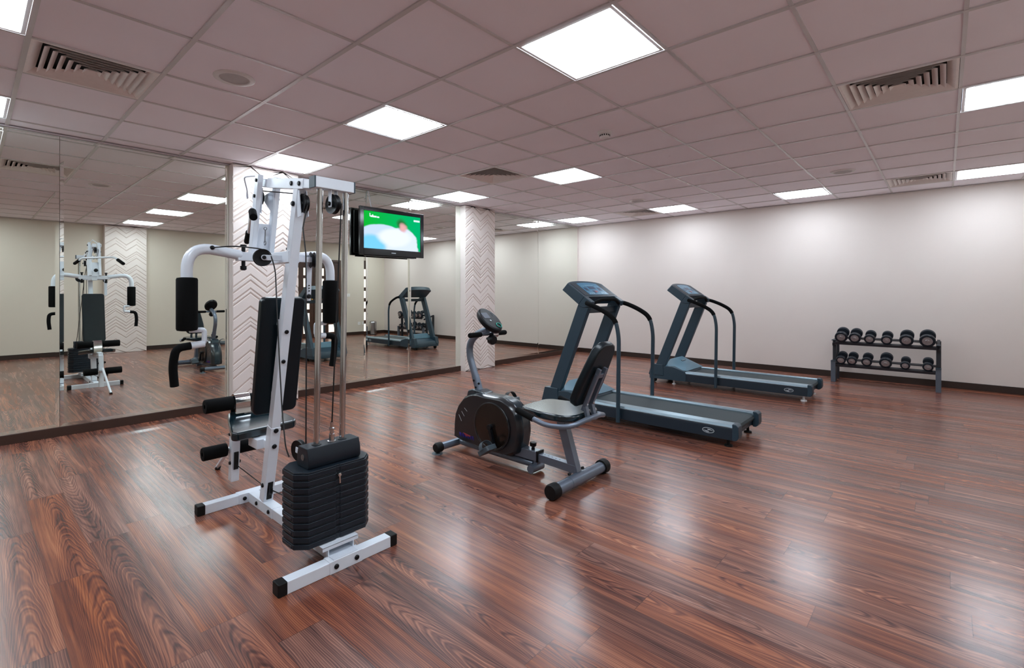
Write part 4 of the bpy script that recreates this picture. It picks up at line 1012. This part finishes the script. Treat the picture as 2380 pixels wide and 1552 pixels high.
# seat post, seat, arm tube, backrest
m = MB().beam((BX, -1.195, 0.075), (BX, -1.085, 0.415), 0.050, 0.064, up=(0, -1, 0)); sp2 = bp2(m, 'seat_post', 'bike_frame', bev=0.004)
prof = []
for a, b_ in ((-0.115, -0.855), (-0.165, -0.885), (-0.200, -1.06), (-0.195, -1.20), (-0.13, -1.285), (0.13, -1.285), (0.195, -1.20), (0.200, -1.06), (0.165, -0.885), (0.115, -0.855)): prof.append((BX+a, b_))
sm_ = [(V(p_[0], p_[1], 0)) for p_ in prof]
sm2 = fillet([(*((sm_[0]+sm_[-1])/2).to_2d(), 0)] + [tuple(p_) for p_ in sm_] + [(*((sm_[0]+sm_[-1])/2).to_2d(), 0)], 0.04, 4)[:-1]
m = MB().prism([(p_.x, p_.y) for p_ in sm2], 'z', 0.428, 0.474); bs = bp2(m, 'seat', 'seat_vinyl', bev=0.016, seg=4, ang=60)
m = MB().box((BX-0.10, -1.20, 0.408), (BX+0.10, -0.98, 0.429)); bp2(m, 'seat_bracket', 'bike_frame', sp2, bev=0.003)
ap = fillet([(BX-0.235, -0.905, 0.468), (BX-0.235, -1.13, 0.408), (BX-0.205, -1.285, 0.418), (BX-0.06, -1.335, 0.455), (BX+0.06, -1.335, 0.455), (BX+0.205, -1.285, 0.418), (BX+0.235, -1.13, 0.408), (BX+0.235, -0.905, 0.468)], 0.06, 7)
at_ = bp2(MB().tube(ap, 0.0155, 16), 'seat_side_bar', 'bike_frame')
for s_ in (-1, 1):
    a0, a1 = V(BX+s_*0.235, -0.905, 0.468), V(BX+s_*0.235, -1.13, 0.408)
    bp2(MB().lathe(a0, (a1-a0), [(0, -0.004), (0.018, -0.002), (0.0205, 0.004), (0.0205, 0.135), (0.0155, 0.137)], 18), 'grip', 'black_foam', at_)
bz0, bz1 = V(BX+0.01, -1.262, 0.525), V(BX+0.01, -1.435, 0.905)
ez = (bz1-bz0).normalized(); en = V(1, 0, 0).cross(ez).normalized()
if en.y < 0: en = -en          # towards the rider
L2 = (bz1-bz0).length
half = [(0.118, 0.0), (0.136, 0.03), (0.138, 0.14), (0.126, 0.25), (0.112, L2-0.055), (0.085, L2-0.018), (0.045, L2)]
pr2 = [(-0.09, -0.016), (0.09, -0.016)] + half + [(-a, b_) for a, b_ in reversed(half)]
m = MB().slab(pr2, bz0-en*0.0, (1, 0, 0), ez, en, 0.052); br2 = bp2(m, 'backrest', 'black_vinyl', bev=0.018, seg=4, ang=60)
m = MB()
for s_ in (-1, 1):
    x = BX+s_*0.037
    m.beam((x, -1.315, 0.425), (x, -1.290, 0.520), 0.030, 0.022, up=(0, -1, 0)); m.beam(V(x, 0, 0)+V(0, bz0.y, bz0.z)-en*0.026-ez*0.03, V(x, 0, 0)+V(0, bz0.y, bz0.z)-en*0.020+ez*0.265, 0.022, 0.026, up=en)
m.beam(V(BX-0.05, bz0.y, bz0.z)-en*0.020+ez*0.215, V(BX+0.05, bz0.y, bz0.z)-en*0.020+ez*0.215, 0.03, 0.02, up=en)
bp2(m, 'backrest_bracket', 'bike_frame', br2, bev=0.003)
m = MB()
for s_ in (-1, 1): bolt(m, V(BX+s_*0.037, bz0.y, bz0.z)-en*0.036+ez*0.02, -en, 0.009, 0.005)
bp2(m, 'bolts', 'chrome', br2)

# ------------------------------------------------------------------ dumbbell rack and twelve dumbbells
RO = V(7.98, -2.345, 0)
rack = thing('dumbbell_rack', 'low grey two-shelf dumbbell rack against the cream back wall', 'dumbbell rack', RO)
def rp(mb, name, m, parent=rack, **k): return mb.build(name, m, parent, org=RO, **k)
y0_, y1_ = -1.806, -2.868
for k, y in enumerate((y0_, y1_)):
    m = MB().box((7.785, y-0.026, 0), (7.840, y+0.026, 0.285)); lg2 = rp(m, 'leg', 'rack_grey', bev=0.003)
    rp(MB().box((7.780, y-0.027, 0.281), (7.90, y+0.027, 0.290)), 'leg_cap', 'slate_dark', lg2, bev=0.002)
    yc = y
    m = MB().box((7.90, yc-0.020, 0.0), (7.955, yc+0.020, 0.565)); lg3 = rp(m, 'leg', 'rack_dark', bev=0.003)
    rp(MB().box((7.80, y-0.020, 0.562), (7.960, y+0.020, 0.572)), 'leg_cap', 'slate_dark', lg3, bev=0.002)
    rp(MB().beam((7.82, y, 0.20), (8.16, y, 0.30), 0.030, 0.035), 'side_bracket', 'rack_dark', lg3, bev=0.002)
    rp(MB().beam((7.83, y, 0.505), (8.16, y, 0.60), 0.030, 0.035), 'side_bracket', 'rack_dark', lg3, bev=0.002)
    rp(MB().box((8.12, y-0.024, 0), (8.165, y+0.024, 0.60)), 'leg', 'rack_dark', bev=0.003)
SL = R(15)
shelf_n = V(-math.sin(SL), 0, math.cos(SL)); shelf_u = V(math.cos(SL), 0, math.sin(SL))
def shelf(zf, xf, lab):
    m = MB(); o_ = V(xf, 0, zf)
    for off in (0.03, 0.215):
        a = o_ + shelf_u*off; a.y = y0_-0.02; b_ = o_ + shelf_u*off; b_.y = y1_+0.02
        m.beam(a, b_, 0.055, 0.006, up=shelf_n)
        q = 0.030 if off > 0.1 else -0.030
        m.beam(a+shelf_u*q-shelf_n*0.012, b_+shelf_u*q-shelf_n*0.012, 0.006, 0.032, up=shelf_n)
    o = rp(m, 'shelf', 'rack_dark', bev=0.001)
    return o_
S1 = shelf(0.540, 7.79, 'top'); S0 = shelf(0.240, 7.79, 'low')
def make_dumbbell():
    t = thing('dumbbell', 'x', 'dumbbell', (0, 0, 0), 'black dumbbells on the rack')
    MB().lathe((-0.075, 0, 0), (1, 0, 0), [(0.0155, 0), (0.0145, 0.03), (0.0175, 0.075), (0.0145, 0.12), (0.0155, 0.15)], 20).build('handle', 'chrome', t)
    for s_ in (-1, 1):
        rad = 0.075
        m = MB().lathe((s_*0.062, 0, 0), (s_, 0, 0), [(0.02, 0), (rad*0.80, 0), (rad*0.97, 0.004), (rad, 0.010), (rad, 0.026), (rad*0.90, 0.029), (rad*0.90, 0.032), (rad, 0.035), (rad, 0.052), (rad*0.95, 0.058), (rad*0.72, 0.060), (rad*0.70, 0.057), (0.0, 0.057)], 36)
        h = m.build('weight_head', 'weight_iron', t, ang=30)
        m = MB().lathe((s_*0.062, 0, 0), (s_, 0, 0), [(rad*0.66, 0.0575), (rad*0.64, 0.0605), (rad*0.30, 0.0615), (rad*0.22, 0.066), (0, 0.067)], 30)
        for k in range(5):
            a = 2*PI*k/5+0.3; d_ = V(0, math.cos(a), math.sin(a)); x = s_*(0.062+0.0612)
            m.beam(V(x, 0, 0)+d_*rad*0.25, V(x, 0, 0)+d_*rad*0.58, 0.008, 0.003, up=(1, 0, 0))
        m.build('end_plate', 'dumbbell_end', h, ang=30)
    return t
db = make_dumbbell(); first = True
DB = [('top', -1.896, 0.071, 'black dumbbell at the left end of the top shelf'),
      ('top', -2.045, 0.067, 'large black dumbbell second from the left on the top shelf'),
      ('top', -2.200, 0.059, 'smaller black dumbbell third from the left on the top shelf'),
      ('top', -2.375, 0.058, 'smaller black dumbbell fourth from the left on the top shelf'),
      ('top', -2.570, 0.070, 'big black dumbbell second from the right on the top shelf'),
      ('top', -2.768, 0.077, 'biggest black dumbbell, at the right end of the top shelf'),
      ('low', -1.892, 0.056, 'black dumbbell at the left end of the lower shelf'),
      ('low', -2.012, 0.056, 'black dumbbell second from the left on the lower shelf'),
      ('low', -2.170, 0.057, 'black dumbbell third from the left on the lower shelf'),
      ('low', -2.365, 0.066, 'short thick black dumbbell fourth from the left on the lower shelf'),
      ('low', -2.558, 0.049, 'smallest black dumbbell, second from the right on the lower shelf'),
      ('low', -2.772, 0.053, 'small black dumbbell at the right end of the lower shelf')]
for sh_, y, rad, lab in DB:
    o = db if first else copy_tree(db); first = False
    base = S1 if sh_ == 'top' else S0
    s_ = rad/0.075
    p_ = base + shelf_u*0.122 + shelf_n*(rad + 0.0035); p_.y = y
    o.location = p_; o.rotation_euler = (random.uniform(0, 2), 0, 0)
    q = Quaternion((0, 1, 0), -SL) @ Quaternion((1, 0, 0), random.uniform(0, 1.2)); o.rotation_euler = q.to_euler()
    o.scale = (1.0 if rad > 0.062 else 0.92, s_, s_); o['label'] = lab

# ------------------------------------------------------------------ camera and render look
cam = bpy.data.cameras.new('camera'); co = bpy.data.objects.new('camera', cam); COL.objects.link(co)
cam.sensor_fit = 'HORIZONTAL'; cam.sensor_width = 36.0
cam.lens = FPX / 2380.0 * 36.0
cam.shift_x = (1190.0 - PPX) / 2380.0
cam.shift_y = (PPY - 776.0) / 2380.0
cam.clip_start = 0.05
co.location = CAM; co.rotation_euler = (R(90), 0, YAW - R(90))
SC.camera = co
wd = bpy.data.worlds.new('World'); SC.world = wd; wd.use_nodes = True
wd.node_tree.nodes['Background'].inputs['Color'].default_value = (0.8, 0.85, 0.9, 1); wd.node_tree.nodes['Background'].inputs['Strength'].default_value = 0.0
vs_ = SC.view_settings
vs_.view_transform = 'Standard'; vs_.look = 'None'; vs_.gamma = 1.0; vs_.use_curve_mapping = False; vs_.exposure = 0.9
SC.cycles.use_denoising = True
SC.cycles.max_bounces = 10; SC.cycles.diffuse_bounces = 6; SC.cycles.glossy_bounces = 6
SC.cycles.caustics_reflective = True
SC.cycles.sample_clamp_indirect = 6.0
